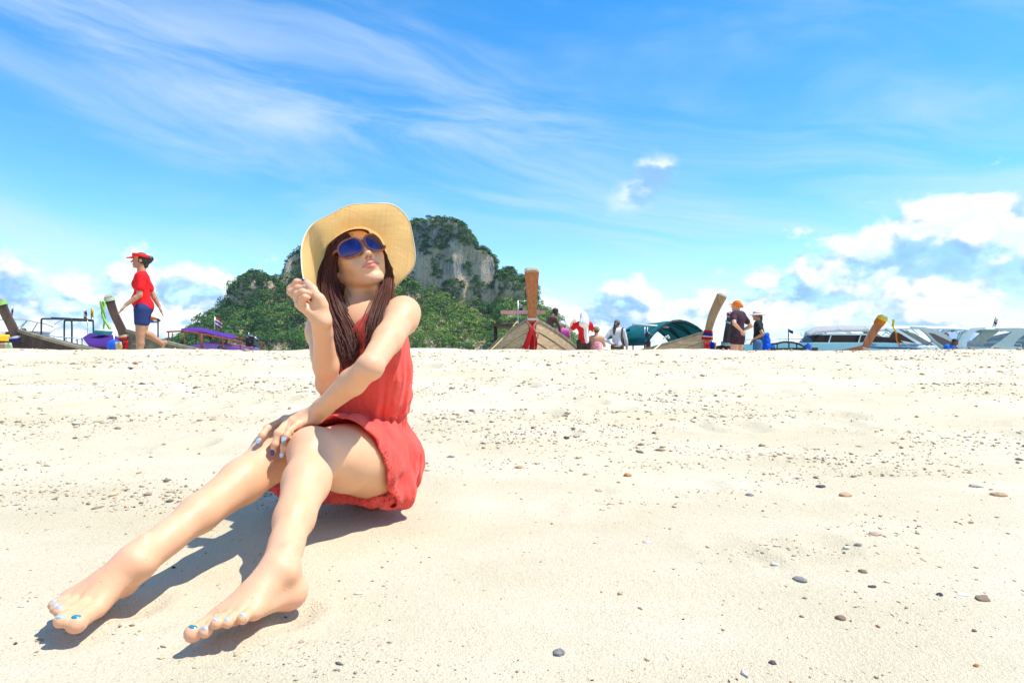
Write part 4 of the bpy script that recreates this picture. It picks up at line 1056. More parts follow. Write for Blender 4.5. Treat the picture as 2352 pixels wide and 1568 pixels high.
def post(root, pts, ws, ds, m, hd, lat, cap=True, capm=None):
    """Bow post: rectangular section swept along pts; ws = widths across the boat, ds = depths along it."""
    P = spline(pts, 14); W = np.interp(np.linspace(0, 1, 14), np.linspace(0, 1, len(ws)), ws); D = np.interp(np.linspace(0, 1, 14), np.linspace(0, 1, len(ds)), ds)
    rings = []
    for i in range(14):
        t_ = nrm(P[min(i + 1, 13)] - P[max(i - 1, 0)]); f_ = nrm(hd - t_ * np.dot(hd, t_))
        a, b = lat * W[i] / 2, f_ * D[i] / 2; e = .18
        rings.append([P[i] + a - b, P[i] + a + b * (1 - e), P[i] + a * (1 - e) + b, P[i] - a * (1 - e) + b, P[i] - a + b * (1 - e), P[i] - a - b])
    MB().loft(rings).build('bow_post', m, root, smooth=False)
    top = rings[-1]; c_ = sum(top) / 6; t_ = nrm(P[-1] - P[-2])
    r2 = [c_ + (p - c_) * .70 + t_ * .05 for p in top]; r1 = [c_ + (p - c_) * 1.01 + t_ * .002 for p in top]
    MB().loft([r1, r2]).build('post_top', capm or W_END, root, smooth=False)
    return P, W, D
def band(root, P, W, D, i0, i1, m, hd, lat, grow=.02, name='ribbon'):
    rings = []
    for i in np.linspace(i0, i1, 4):
        k = int(i); f = i - k; k2 = min(k + 1, 13); p = P[k] * (1 - f) + P[k2] * f; w = W[k] * (1 - f) + W[k2] * f + grow * 2; d = D[k] * (1 - f) + D[k2] * f + grow * 2
        t_ = nrm(P[k2] - P[max(k - 1, 0)]); f_ = nrm(hd - t_ * np.dot(hd, t_)); rings.append([p + lat * w / 2 * a + f_ * d / 2 * b for a, b in ((1, -1), (1.05, 0), (1, 1), (0, 1.1), (-1, 1), (-1.05, 0), (-1, -1), (0, -1.1))])
    return MB().loft(rings, True, False).build(name, m, root)
def strip(root, a, b, w, m, axis, seed=0, sag=.03, name='ribbon_tail', n=14):
    """A ribbon hanging from a to b, folded over itself."""
    a = np.array(a); b = np.array(b); rows = []
    for i in range(n):
        s = i / (n - 1); p = a + (b - a) * s + axis * .03 * math.sin(s * 5 + seed) + np.cross(axis, UP) * sag * math.sin(s * 7 + seed * 2)
        ww = w * (.75 + .25 * math.sin(s * 4 + seed)); rows.append([p + axis * ww * (q - .5) + np.cross(axis, UP) * .018 * math.sin(q * 9 + seed) for q in np.linspace(0, 1, 6)])
    return MB().sheet(rows, .004).build(name, m, root)
def rope(name, label, a, b, r, m, sag=.08):
    a = np.array(a); b = np.array(b); pts = [a + (b - a) * s - UP * sag * math.sin(math.pi * s) for s in np.linspace(0, 1, 16)]
    o = MB().tube(pts, r, 6).build(name, m); return tag(o, label, 'rope')
def flag(label, base, h, w, hh, cols, dirv, m_pole=STEEL, tilt=0.):
    root = thing('flag', label, 'flag', base); base = np.array(base)
    tp = base + UP * h + vx(dirv[0], dirv[1], 0) * tilt; MB().tube([base, tp], .016, 6).build('pole', m_pole, root)
    d = nrm(vx(dirv[0], dirv[1], -.45)); n = len(cols); pd = nrm(tp - base)
    side = np.cross(d, pd)
    for i, m in enumerate(cols):
        z0 = tp - pd * hh * i / n; z1_ = tp - pd * hh * (i + 1) / n
        rows = [[(z0 + (z1_ - z0) * q) + d * w * s + side * .05 * math.sin(s * 7 + 1) * s - pd * .0 for q in (0, .5, 1)] for s in np.linspace(0, 1, 10)]
        MB().sheet(rows, .004).build('stripe', m, root)
    return root
def slab(poly, d, w, m, root, name, taper=None, off=0., bev=.03):
    """A solid from a side outline: extruded across the beam w, with rounded edges."""
    pts = [C(u, v, d) for u, v in poly]; rings = []
    cc = sum(pts) / len(pts)
    for s, sh in ((-1, bev), (-1 + .12, 0), (-.5, 0), (0, 0), (.5, 0), (1 - .12, 0), (1, bev)):
        rg = []
        for k, p in enumerate(pts):
            t_ = 1. if taper is None else taper[k]; q = p + (cc - p) / (np.linalg.norm(cc - p) + 1e-6) * sh
            rg.append(q + vx(0, off + s * w / 2 * t_, 0))
        rings.append(rg)
    return MB().loft(rings).build(name, m, root, sharp=35)
def plate(poly, d, m, root, name, th=.03, y=0.):
    pts = [C(u, v, d) + vx(0, y, 0) for u, v in poly]
    return MB().loft([[p + vx(0, -th / 2, 0) for p in pts], [p + vx(0, th / 2, 0) for p in pts]]).build(name, m, root, smooth=False)
def text3d(body, p, size, m, root, M, name='lettering'):
    cu = bpy.data.curves.new(name, 'FONT'); cu.body = body; cu.size = size; cu.extrude = .004; cu.resolution_u = 2
    o = bpy.data.objects.new(name + '_curve', cu); COL.objects.link(o); bpy.context.view_layer.update()
    me = bpy.data.meshes.new_from_object(o.evaluated_get(bpy.context.evaluated_depsgraph_get())); bpy.data.objects.remove(o)
    if len(me.vertices) == 0: return None
    co = np.zeros(len(me.vertices) * 3, np.float32); me.vertices.foreach_get('co', co); co = co.reshape(-1, 3); co[:, 0] -= co[:, 0].mean()
    me.vertices.foreach_set('co', (np.array(p) + co @ np.asarray(M).T).astype(np.float32).ravel()); me.materials.clear(); me.materials.append(m); me.update()
    ob = bpy.data.objects.new(name, me); COL.objects.link(ob); attach(ob, root); return ob
def canopy(root, c, hd, lat, Lc, Wc, zc, rise, m, fr, posts=3, zp=.2, name='canopy', xbrace=False, zend=0.):
    """Tarpaulin arched over hoops with uprights."""
    c = np.array(c); rows = []
    for i in range(13):
        s = i / 12 - .5; rows.append([c + hd * s * Lc + lat * (q - .5) * Wc + UP * (zc + rise * math.sin(math.pi * q) ** .8 + zend * s + .02 * math.sin(i * 2.1 + q * 5) - .03 * abs(math.sin(math.pi * posts * (s + .5)))) for q in np.linspace(0, 1, 11)])
    MB().sheet(rows, .006).build(name, m, root)
    for k in range(posts + 1):
        s = k / posts - .5; hoop = [c + hd * s * Lc + lat * (q - .5) * Wc + UP * (zc - .025 + rise * math.sin(math.pi * q) ** .8 + zend * s) for q in np.linspace(0, 1, 9)]
        MB().tube(hoop, .022, 6).build('hoop', fr, root)
        for e in (0, 8):
            b = hoop[e].copy(); b[2] = zp; MB().tube([b, hoop[e]], .022, 6).build('upright', fr, root)
    for sg in (-.5, .5, 0): MB().tube([c + hd * s * Lc + lat * sg * Wc + UP * (zc - .025 + (rise if sg == 0 else 0) + zend * s) for s in (-.5, .5)], .02, 6).build('rail', fr, root)
    if xbrace:
        for k in range(posts):
            for fl in (0, 1):
                a, b = ((k / posts - .5), ((k + 1) / posts - .5)); q0, q1 = (0.05, .95) if fl else (.95, .05)
                MB().tube([c + hd * (a + (b - a) * t_) * Lc + lat * (q0 + (q1 - q0) * t_ - .5) * Wc + UP * (zc - .035 + rise * math.sin(math.pi * (q0 + (q1 - q0) * t_)) ** .8) for t_ in np.linspace(0, 1, 7)], .016, 6).build('brace', fr, root)
# --- the big boat seen bow on
bw = C(1223, 735, 15.6)
rt, pt, S_, hd, lat = longtail('pale planked long-tail boat seen bow on, its orange-brown post tied with red ribbons', bw, (-.05, -1), 1.36, .40, 9., 2.65, W_TAN, W_GREY, 6, -.45, .36)
base_ = vx(bw[0], bw[1], 0) + hd * .03
P_, Wd, Dp = post(rt, [base_ + UP * (-.4), base_ + hd * .06 + UP * .6, base_ + hd * .16 + UP * 1.25, base_ + hd * .42 + UP * 1.9, base_ + hd * .78 + UP * 2.52], [.19, .19, .20, .25, .36], [.16, .16, .16, .18, .20], W_OIL, hd, lat)
band(rt, P_, Wd, Dp, 7.1, 7.35, C_WHITE, hd, lat, .015); band(rt, P_, Wd, Dp, 6.5, 6.8, C_RED, hd, lat, .02)
k_ = P_[6] + hd * .16
for q, (du, m_) in enumerate(((-.05, C_RED), (.03, C_RED), (.07, C_WHITE), (-.09, C_PINK))): strip(rt, P_[5] + hd * .16 + lat * -du, base_ + hd * .2 + lat * -du * .8 + UP * .35, .11 if m_ is C_RED else .04, m_, lat, q, .02)
tl = [k_, k_ + lat * -.08 - UP * .25 + hd * .05, k_ + lat * -.22 - UP * .62 + hd * .04]
MB().tube(spline(tl, 8), [.05, .06, .06, .06, .065, .07, .07, .06], 8).build('ribbon_tail', C_RED, rt)
e_ = tl[-1]; MB().tube([e_, e_ + lat * -.05 - UP * .13], [.065, .06], 8).build('ribbon_tail', C_WHITE, rt); MB().tube([e_ + lat * -.05 - UP * .13, e_ + lat * -.075 - UP * .22], [.06, .04], 8).build('ribbon_tail', C_BLUE, rt)
for s_ in (-1, 1):
    MB().tube(spline([P_[7] + lat * s_ * .15 + hd * .05, P_[6] + lat * s_ * .03 + hd * .16, P_[5] + lat * s_ * .15 + hd * .1, P_[4] + lat * s_ * .05 + hd * .14], 14), .022, 6).build('ribbon', C_PINK, rt)
for s_ in (-1, 1):                                               # painted registration near the bow, too worn to read
    for k in range(5):
        i = 8; a = pt(9 + k, .42, s_, .03); b = pt(9 + k, .60, s_, .03)
        if s_ > 0 and k > 1: continue
        MB().tube([a, a * .5 + b * .5 + hd * .015, b], .009, 4).build('lettering', WHITEP, rt)
bd = C(1203, 717, 16.6)
br = MB(); br.box(bd + vx(-.02, 0, .0), (1.22, .06, .10)); o_ = br.build('gangplank', PINKB, None, False); tag(o_, 'pink painted board lying across the bow-on boat behind its post', 'board')
rope('rope', 'yellow mooring rope running down the left bow of the bow-on boat', C(1188, 738, 15.5), C(1122, 808, 14.2), .016, ROPE, .03)
cab = thing('boat_shelter', 'dark brown wooden shelter rising behind the left side of the bow-on boat', 'shelter', C(1170, 790, 19.)); 
MB().box(C(1172, 749, 19.), (1.05, 1.6, .08)).build('roof', W_DARK, cab, False)
for u_ in (1138, 1205):
    for dy in (-.6, .6): a = C(u_, 752, 19.) + vx(0, dy, 0); b = a.copy(); b[2] = -.1; MB().tube([b, a], .04, 6).build('upright', W_DARK, cab)
fm = thing('flagpole', 'thin pole with small pale flags behind the bow-on boat', 'flag', C(1190, 790, 20.))
MB().tube([C(1190, 800, 20.), C(1190, 690, 20.)], .012, 6).build('pole', STEEL, fm); MB().tube([C(1189, 691, 20.), C(1212, 691, 20.)], .010, 6).build('crossbar', STEEL, fm)
MB().sheet([[C(1191 + 8 * s + 2 * q, 694 + 7 * s * (1 - q) + 9 * q, 20. + .04 * math.sin(5 * s)) for s in np.linspace(0, 1, 5)] for q in np.linspace(0, 1, 4)], .004).build('pennant', FLW, fm); MB().sheet([[C(1192 + 8 * s, 708 + 8 * q - 2 * s, 20. + .04 * math.sin(5 * s)) for s in np.linspace(0, 1, 5)] for q in np.linspace(0, 1, 4)], .004).build('pennant', FLB, fm)
# --- pale boat with the tall blond post, right of centre
bw = C(1621, 775, 16.2)
rt, pt, S_, hd, lat = longtail('pale timber long-tail boat with a tall blond post wound in blue and red ribbons', bw, (.88, -.47), 1.06, .20, 9., 1.9, W_TAN, W_GREY, 6, -.45, .40)
b0 = vx(bw[0], bw[1], 0)
P_, Wd, Dp = post(rt, [b0 - UP * .4, b0 + hd * .02 + UP * .5, b0 + hd * .06 + UP * 1.05, b0 + hd * .20 + UP * 1.55, b0 + hd * .42 + UP * 2.02], [.17, .18, .18, .21, .26], [.17, .17, .16, .19, .23], W_BLOND, hd, lat)
band(rt, P_, Wd, Dp, 6.5, 6.9, C_RED, hd, lat, .015); band(rt, P_, Wd, Dp, 6.0, 6.5, C_BLUE, hd, lat, .028); band(rt, P_, Wd, Dp, 5.8, 6.0, C_WHITE, hd, lat, .04); band(rt, P_, Wd, Dp, 5.3, 5.8, C_RED, hd, lat, .04)
for q, (dx, m_) in enumerate(((-.09, C_RED), (.03, C_BLUE), (.14, C_CREAM))): strip(rt, P_[5] + vx(dx, -.2, -.02), P_[5] + vx(dx * 1.1, -.22, -1.0), .15 if m_ is not C_CREAM else .07, m_, vx(1, 0, 0), q)
Mt = np.stack([nrm(hd), UP, np.cross(nrm(hd), UP)], 1)
text3d('สาว', pt(8, .70, -1, .05) + UP * .0, .24, WHITEP, rt, Mt); text3d('1852', pt(5, .82, -1, .05), .085, WHITEP, rt, Mt); text3d('1102', pt(5, .72, -1, .05), .085, WHITEP, rt, Mt)
rope('rope', 'knotted white rope tied to the side of the pale boat with the blond post', C(1530, 776, 16.35), C(1498, 806, 15.4), .022, ROPEW, .02)
kn_ = MB(); 
for (u_, v_) in ((1530, 774), (1526, 777), (1534, 772), (1536, 776)): kn_.ball(C(u_, v_, 16.3), .035, None, 8, 6)
tag(kn_.build('rope_knot', ROPEW), 'lumpy white rope knot on the gunwale of the pale boat', 'rope')
# --- teal canopied boat behind it
cb = C(1512, 775, 20.5)
rt, pt, S_, hd, lat = longtail('long-tail boat under an arched teal tarpaulin with dark cross braces', cb + vx(.55, -3.6, 0), (.25, -.97), .62, .25, 9., 2.2, W_GREY, W_GREY, 5, -.6)
canopy(rt, vx(cb[0] + .05, cb[1], 0), nrm(vx(.22, -.975, 0)), nrm(vx(.975, .22, 0)), 2.8, 2.35, .80, .76, T_TEAL, DKFR, 3, .0, xbrace=True)
sh_ = [[C(1372 + 75 * s, 778 - 26 * s + 8 * q + 3 * math.sin(s * 9 + q * 4), 19.8 + 1.2 * q) for s in np.linspace(0, 1, 12)] for q in np.linspace(0, 1, 6)]
tag(MB().sheet(sh_, .006).build('tarpaulin', cloth('bright_teal_tarpaulin', (.01, .36, .40), .4)), 'bright teal tarpaulin bunched up to the left of the arched canopy', 'tarpaulin')
wb_ = thing('roof_bar', 'long white bar on a short post behind the woman in the white blouse', 'bar', C(1490, 800, 19.6)); MB().tube([C(1452, 744, 19.6), C(1536, 751, 19.6)], .035, 6).build('bar', GEL, wb_)
for u_ in (1481, 1487): MB().tube([C(u_, 748, 19.6), C(u_, 806, 19.6)], .018, 6).build('post', STEEL, wb_)
# --- black post boat
bw = C(1668, 792, 18.2)
rt, pt, S_, hd, lat = longtail('long-tail boat with a black painted post behind the man in the orange cap', bw, (.12, -.99), .72, .30, 8., 1.7, W_DARK, W_BLACK, 5, -.5)
b0 = vx(bw[0], bw[1], 0)
P_, Wd, Dp = post(rt, [b0 - UP * .4, b0 + UP * .45, b0 + vx(.03, -.05, .9), b0 + vx(.10, -.14, 1.35), b0 + vx(.16, -.24, 1.68)], [.24, .22, .21, .25, .32], [.2, .2, .2, .22, .24], W_BLACK, hd, lat)
band(rt, P_, Wd, Dp, 12.3, 12.9, C_RED, hd, lat, .015); band(rt, P_, Wd, Dp, 11.8, 12.2, C_WHITE, hd, lat, .015); band(rt, P_, Wd, Dp, 10.3, 10.7, C_WHITE, hd, lat, .015); band(rt, P_, Wd, Dp, 5.6, 6.1, C_MINT, hd, lat, .03); band(rt, P_, Wd, Dp, 5.3, 5.6, C_WHITE, hd, lat, .03)
strip(rt, P_[5] + vx(0, -.2, -.05), P_[5] + vx(.0, -.22, -.6), .14, C_RED, vx(1, 0, 0), 2)
slab([(1652, 803), (1690, 788), (1696, 803)], 19.6, 1.2, BLUER, rt, 'cover')
# --- brown post with orange and yellow ribbons
bw = C(1982, 797, 15.2)
rt, pt, S_, hd, lat = longtail('low brown long-tail boat whose leaning post is tied in orange and yellow', bw, (.90, -.43), .66, .10, 8.5, 1.7, W_RED, W_RED, 5, -.5)
b0 = vx(bw[0], bw[1], 0)
P_, Wd, Dp = post(rt, [b0 - UP * .4, b0 + UP * .4, b0 + hd * .05 + UP * .66, b0 + hd * .22 + UP * 1.02, b0 + hd * .44 + UP * 1.40], [.15, .15, .15, .17, .22], [.16, .16, .16, .18, .20], W_OIL, hd, lat)
band(rt, P_, Wd, Dp, 12.1, 12.9, C_YELL, hd, lat, .012); band(rt, P_, Wd, Dp, 11.3, 12.1, C_ORANGE, hd, lat, .012); band(rt, P_, Wd, Dp, 5.9, 6.4, C_WHITE, hd, lat, .025); band(rt, P_, Wd, Dp, 5.3, 5.9, C_PINK, hd, lat, .03)
strip(rt, P_[12] + hd * .16 + vx(0, -.12, .02), P_[12] + hd * .22 + vx(.04, -.14, -.32), .075, C_YELL, vx(1, 0, 0), 1); strip(rt, P_[12] + hd * .22 + vx(.03, -.14, -.30), P_[12] + hd * .24 + vx(.07, -.15, -.62), .07, C_ORANGE, vx(1, 0, 0), 3)
strip(rt, P_[5] + vx(.1, -.2, 0), P_[5] + vx(.16, -.22, -.4), .12, C_PALE, vx(1, 0, 0), 2)
# --- left: dark boat with white and lime ribbons (behind the walker)
def left_boat(u0, label, hullm, postm, top_w, zt, d=13.2, wr=None, bands=None):
    bw = C(u0, 775, d)
    rt, pt, S_, hd, lat = longtail(label, bw, (-.90, -.43), .98, .18, 9., 1.8, hullm, W_GREY, 6, -.45, .42)
    b0 = vx(bw[0], bw[1], 0)
    P_, Wd, Dp = post(rt, [b0 - UP * .4, b0 + hd * .0 + UP * .5, b0 + hd * .08 + UP * .95, b0 + hd * .24 + UP * 1.35, b0 + hd * .34 + UP * zt], [.14, .15, .14, .15, top_w * .72], [.18, .20, .16, .15, .16], postm, hd, lat)
    return rt, pt, P_, Wd, Dp, hd, lat
rt, pt, P_, Wd, Dp, hd, lat = left_boat(292, 'mossy grey long-tail boat behind the walking woman, dark post with a long lime ribbon', RUB, W_DARK, .24, 1.70)
band(rt, P_, Wd, Dp, 12.0, 12.9, C_PALE, hd, lat, .012); band(rt, P_, Wd, Dp, 5.7, 6.1, C_CREAM, hd, lat, .018); band(rt, P_, Wd, Dp, 5.3, 5.7, C_RED, hd, lat, .022)
for q in range(2): strip(rt, P_[12] + hd * .12 + vx(.02 * q, -.1, 0), P_[12] + hd * .02 + vx(.02 + .05 * q, -.12, -.60), .07, C_GREEN, vx(1, 0, 0), q * 2)
strip(rt, P_[5] + vx(-.03, -.2, -.02), P_[5] + vx(-.03, -.2, -.75), .13, C_CREAM, vx(1, 0, 0), 1); strip(rt, P_[5] + vx(.10, -.2, 0), P_[5] + vx(.09, -.2, -.75), .09, C_RED, vx(1, 0, 0), 2)
rt, pt, P_, Wd, Dp, hd, lat = left_boat(44, 'brown long-tail boat at the left edge, thick curved dark post with white ribbon', W_DARK, W_DARK, .26, 1.62)
band(rt, P_, Wd, Dp, 11.6, 12.9, C_GREEN, hd, lat, .015); band(rt, P_, Wd, Dp, 5.5, 5.9, C_WHITE, hd, lat, .02); band(rt, P_, Wd, Dp, 5.1, 5.5, C_BLUE, hd, lat, .024)
strip(rt, P_[5] + vx(-.02, -.22, -.04), P_[5] + vx(.02, -.24, -.8), .14, C_PALE, vx(1, 0, 0), 1)
# --- left background craft
yb = thing('inflatable_boat', 'bright yellow tube hull at the left edge of the beach', 'boat', C(0, 800, 15.)); slab([(-60, 764), (10, 768), (18, 772), (19, 783), (10, 787), (-60, 788)], 15., .5, YELLOWB, yb, 'tube'); slab([(-60, 788), (34, 790), (40, 806), (-60, 806)], 15., 1.0, W_RED, yb, 'hull')
sp = thing('speedboat', 'white speedboat with a canvas sunroof behind the left-edge boat', 'boat', C(90, 800, 26.), 'white speedboats moored beyond the beach')
slab([(-80, 768), (30, 764), (110, 762), (150, 775), (185, 790), (170, 830), (-80, 830)], 26., 2.4, GEL, sp, 'hull', [1, 1, 1, .8, .3, .2, 1]); plate([(68, 764), (100, 763), (92, 772), (64, 772)], 26., GLASS, sp, 'window', .03, -1.2); plate([(104, 772), (118, 764), (128, 764), (152, 776), (140, 778), (108, 775)], 26., GLASS, sp, 'window', .03, -1.2)
sg = [[C(u, v, 26. + (q - .5) * 2.2) + UP * (-.05 * abs(q - .5)) for q in np.linspace(0, 1, 5)] for u, v in ((-40, 734), (20, 732), (52, 732), (80, 738), (105, 743), (122, 750))]
MB().sheet(sg, .04).build('sunroof', CANV, sp)
for a, b in (((48, 733), (30, 762)), ((100, 744), (78, 760)), ((20, 732), (-5, 764))): 
    for dy in (-1, 1): MB().tube([C(*a, 26.) + vx(0, dy, 0), C(*b, 26.) + vx(0, dy, 0)], .025, 6).build('strut', GEL, sp)
for u_ in (84, 100, 116): MB().tube([C(u_, 765, 24.9), C(u_ + 2, 758, 24.9)], .014, 6).build('stanchion', STEEL, sp)
flag('tattered pale and blue streamer flag above the canvas sunroof at far left', C(24, 733, 25.9), .56, .12, .5, [FLW, FLB, C_PINK, C_CREAM], (.6, 0), STEEL, .1)
s2_ = thing('speedboat', 'white speedboat hull with a blue stripe seen through the steel rack', 'boat', C(160, 800, 29.), 'white speedboats moored beyond the beach')
slab([(110, 774), (150, 771), (205, 773), (215, 780), (205, 830), (110, 830)], 29., 2.4, GEL, s2_, 'hull', [.6, .9, 1, 1, 1, .6]); plate([(140, 784), (203, 784), (203, 786.5), (140, 786.5)], 29., NAVY, s2_, 'stripe', .03, -1.22)
rk = thing('roof_rack_boat', 'low boat with a blue-grey awning and a steel goalpost rack', 'boat', C(160, 800, 20.)); slab([(40, 795), (200, 795), (190, 830), (50, 830)], 20., 1.6, W_GREY, rk, 'hull', [.6, 1, 1, .6])
MB().sheet([[C(u, v, 20. + (q - .5) * 1.6) for q in np.linspace(0, 1, 4)] for u, v in ((40, 764), (80, 768), (120, 772), (150, 775), (170, 776))], .03).build('awning', BLUER, rk)
for u_ in (106, 124, 152): MB().tube([C(u_, 774, 19.3), C(u_, 800, 19.3)], .014, 6).build('upright', STEEL, rk)
for dy in (-.5, .5):
    MB().tube(spline([C(122, 806, 20.) + vx(0, dy, 0), C(122, 742, 20.) + vx(0, dy, 0), C(124, 735, 20.) + vx(0, dy, 0), C(130, 734, 20.) + vx(0, dy, 0), C(184, 735, 20.) + vx(0, dy, 0), C(190, 740, 20.) + vx(0, dy, 0), C(190, 806, 20.) + vx(0, dy, 0)], 24), .028, 6).build('rack_frame', DKFR, rk)
for q in range(5): MB().tube([C(118 + 3 * q, 729.5 + .8 * q, 19.6 + .2 * q), C(198 + 4 * q, 733 + .5 * q, 19.6 + .2 * q)], .022, 6).build('rack_bar', DKFR, rk)
MB().tube([C(124, 745, 19.5), C(146, 733, 19.5)], .014, 6).build('brace', STEEL, rk)
flag('small Thai flag in red white and blue left of the yellow pennant', C(193, 733, 19.8), .36, .15, .36, [FLW, FLB, FLW, FLR], (.7, 0), STEEL)
MB().tube([C(201, 770, 19.8), C(201, 733, 19.8)], .012, 6).build('mast', STEEL, rk); flag('yellow triangular pennant beside the small Thai flag', C(209.5, 733, 19.8), .36, .11, .27, [FLY], (.7, 0), DKFR)
pb = thing('long_tail_boat', 'long-tail boat under a drooping dark purple tarpaulin left of the walker', 'boat', C(240, 800, 18.), 'long-tail boats under purple tarpaulins'); slab([(170, 796), (300, 796), (290, 830), (180, 830)], 18., 1.6, W_DARK, pb, 'hull', [.4, 1, 1, .5])
rows = [[C(u, v, 18. + (q - .5) * 1.7) - UP * (.38 * (1 - q) ** 2 if u > 190 else .1) for q in np.linspace(0, 1, 6)] for u, v in ((172, 774), (190, 768), (206, 765), (240, 766), (262, 770), (278, 778), (296, 800))]
MB().sheet(rows, .006).build('tarpaulin', T_PURP, pb)
for u_ in (177, 188, 262): MB().tube([C(u_, 768, 17.2), C(u_, 806, 17.2)], .022, 6).build('upright', STEEL, pb)
bk = MB(); bk.loft([[C(u, v, 18.) + vx(0, y, 0) for u, v in ((223, 759), (249, 760), (247, 768), (225, 768))] for y in (-.2, .2)]); tag(bk.build('basket', TEALP, None, False), 'teal plastic basket on top of the purple tarpaulin', 'basket')
bc = C(277, 797, 16.6); br = MB(); br.tube([bc + vx(-.24, 0, 0), bc + vx(.24, 0, 0)], .20, 18); tag(br.build('plastic_barrel', BLUEP, None, True, sharp=40), 'blue plastic barrel lying under the purple tarpaulin', 'barrel')
gr = thing('roof_rack', 'steel rack loaded with life vests behind the walking woman', 'rack', C(345, 800, 17.)); MB().tube(spline([C(330, 806, 17.), C(333, 742, 17.), C(340, 740, 17.), C(362, 740, 17.), C(363, 745, 17.), C(363, 806, 17.)], 20), .022, 6).build('rack_frame', DKFR, gr)
for q, (u0, u1, v, m_) in enumerate(((333, 360, 735, BLUER), (336, 352, 738, BLUEP), (345, 362, 736, GEL), (334, 358, 731.5, C_ORANGE), (358, 366, 736, W_BLACK))): MB().tube([C(u0, v, 17. + .05 * q), C((u0 + u1) / 2, v - 1.5, 17.), C(u1, v, 17. - .04 * q)], [.03, .05, .035], 8).build('life_vest', m_, gr)
MB().tube([C(396, 806, 17.), C(396, 764, 17.)], .02, 6).build('stake', DKFR, gr)
pg = thing('long_tail_boat', 'purple long-tail boat with an arched purple awning on red frames, stern engine showing', 'boat', C(500, 800, 24.), 'long-tail boats under purple tarpaulins')
rows = [[C(u, v, 24. + (q - .5) * 2.0) + UP * .16 * math.sin(math.pi * q) for q in np.linspace(0, 1, 7)] for u, v in ((416, 764), (430, 762), (455, 761), (475, 764), (492, 769), (515, 774), (540, 778))]
MB().sheet(rows, .006).build('awning', cloth('violet_tarpaulin', (.20, .07, .50), .5), pg)
for dy in (-1, 1): MB().tube([C(*p, 24.) + vx(0, dy, 0) for p in ((416, 764), (455, 762), (492, 769), (540, 778), (584, 787))], .03, 6).build('side_rail', REDFR, pg)
for u_, v_ in ((420, 764), (455, 762), (493, 769), (540, 778), (578, 786)):
    for dy in (-1, 1): MB().tube([C(u_, v_, 24.) + vx(0, dy, 0), C(u_, 806, 24.) + vx(0, dy, 0)], .028 if u_ != 493 else .05, 6).build('upright', REDFR, pg)
slab([(400, 801), (492, 786), (535, 791), (580, 799), (570, 835), (410, 835)], 24., 1.7, mat('violet_hull', (.22, .12, .50), .5, .4, var=.1), pg, 'hull', [.3, .9, 1, 1, .8, .4]); MB().tube([C(492, 786, 23.1), C(580, 799, 23.1)], .03, 6).build('gunwale', REDFR, pg)
ty = MB(); ty.tube([C(508 + 7 * math.cos(a), 802 + 7 * math.sin(a), 22.95) for a in np.linspace(0, 2 * math.pi, 17)], .04, 8, False); tag(ty.build('tyre_fender', W_BLACK), 'black tyre fender on the side of the purple-awning boat', 'tyre')
eg = thing('boat_engine', 'black long-tail engine with silver pipes at the stern of the purple-awning boat', 'engine', C(580, 800, 24.)); rg_ = random.Random(3)
e_ = MB(); e_.box(C(580, 786, 24.), (.34, .5, .34)); e_.box(C(583, 776, 24.), (.24, .3, .16)); e_.build('block', ENG, eg, False)
for k in range(9): a = C(568 + rg_.random() * 22, 770 + rg_.random() * 26, 23.7); MB().tube([a, a + vx(rg_.uniform(-.12, .12), 0, rg_.uniform(-.12, .12))], rg_.uniform(.02, .05), 8).build('cylinder', ENG, eg)
MB().tube(spline([C(567, 774, 23.8), C(572, 771, 23.8), C(582, 772, 23.8), C(590, 778, 23.8)], 8), .025, 6).build('exhaust_pipe', STEEL, eg); MB().tube([C(571, 771, 23.8), C(571, 764, 23.8)], .02, 6).build('exhaust_stack', STEEL, eg)
flag('Thai flag in red, white and blue flying from the purple-awning boat', C(493, 770, 23.5), .72, .34, .34, [FLR, FLW, FLB, FLW, FLR], (.75, 0), STEEL)
# --- right background craft
pk = thing('long_tail_boat', 'low boat under a plum-coloured tarpaulin right of the backpack woman', 'boat', C(1800, 800, 20.), 'long-tail boats under purple tarpaulins')
rows = [[C(u, v, 20. + (q - .5) * 1.6) - UP * .06 * abs(math.sin(q * 6)) for q in np.linspace(0, 1, 6)] for u, v in ((1752, 795), (1768, 790), (1782, 787), (1800, 783), (1820, 784), (1836, 788), (1850, 796))]
MB().sheet(rows, .006).build('tarpaulin', T_DKPURP, pk)
for u_ in (1755, 1785, 1812, 1830): MB().tube([C(u_, 788, 19.3), C(u_, 808, 19.3)], .02, 6).build('upright', DKFR, pk)
slab([(1745, 800), (1855, 798), (1850, 830), (1755, 830)], 20., 1.5, W_DARK, pk, 'hull', [.5, 1, 1, .5])
flag('small flag on a thin mast above the plum tarpaulin', C(1811, 786, 20.), .45, .16, .1, [FLB], (.8, 0), DKFR); 
jc = MB(); jc.tube([C(1856, 806, 19.), C(1856, 791, 19.)], .10, 14); jc.tube([C(1856, 791, 19.), C(1856, 788, 19.)], .035, 10); tag(jc.build('jerry_can', BLUEP, None, True, sharp=40), 'blue plastic jerry can standing in front of the first speedboat', 'container')
rail_ = thing('boat_railing', 'thin steel bow railing of the pale speedboat left of its cabin', 'railing', C(1790, 800, 33.)); MB().tube([C(1705, 780, 33.), C(1770, 778, 33.), C(1845, 778, 33.)], .018, 6).build('rail', STEEL, rail_)
for u_ in (1710, 1755, 1768, 1790, 1805, 1840): MB().tube([C(u_, 779, 33.), C(u_ + 3, 787, 33.)], .014, 6).build('stanchion', STEEL, rail_)
sA = thing('speedboat', 'pale green speedboat with a long band of dark windows and grey sunroof', 'boat', C(1950, 800, 34.), 'white speedboats moored beyond the beach')
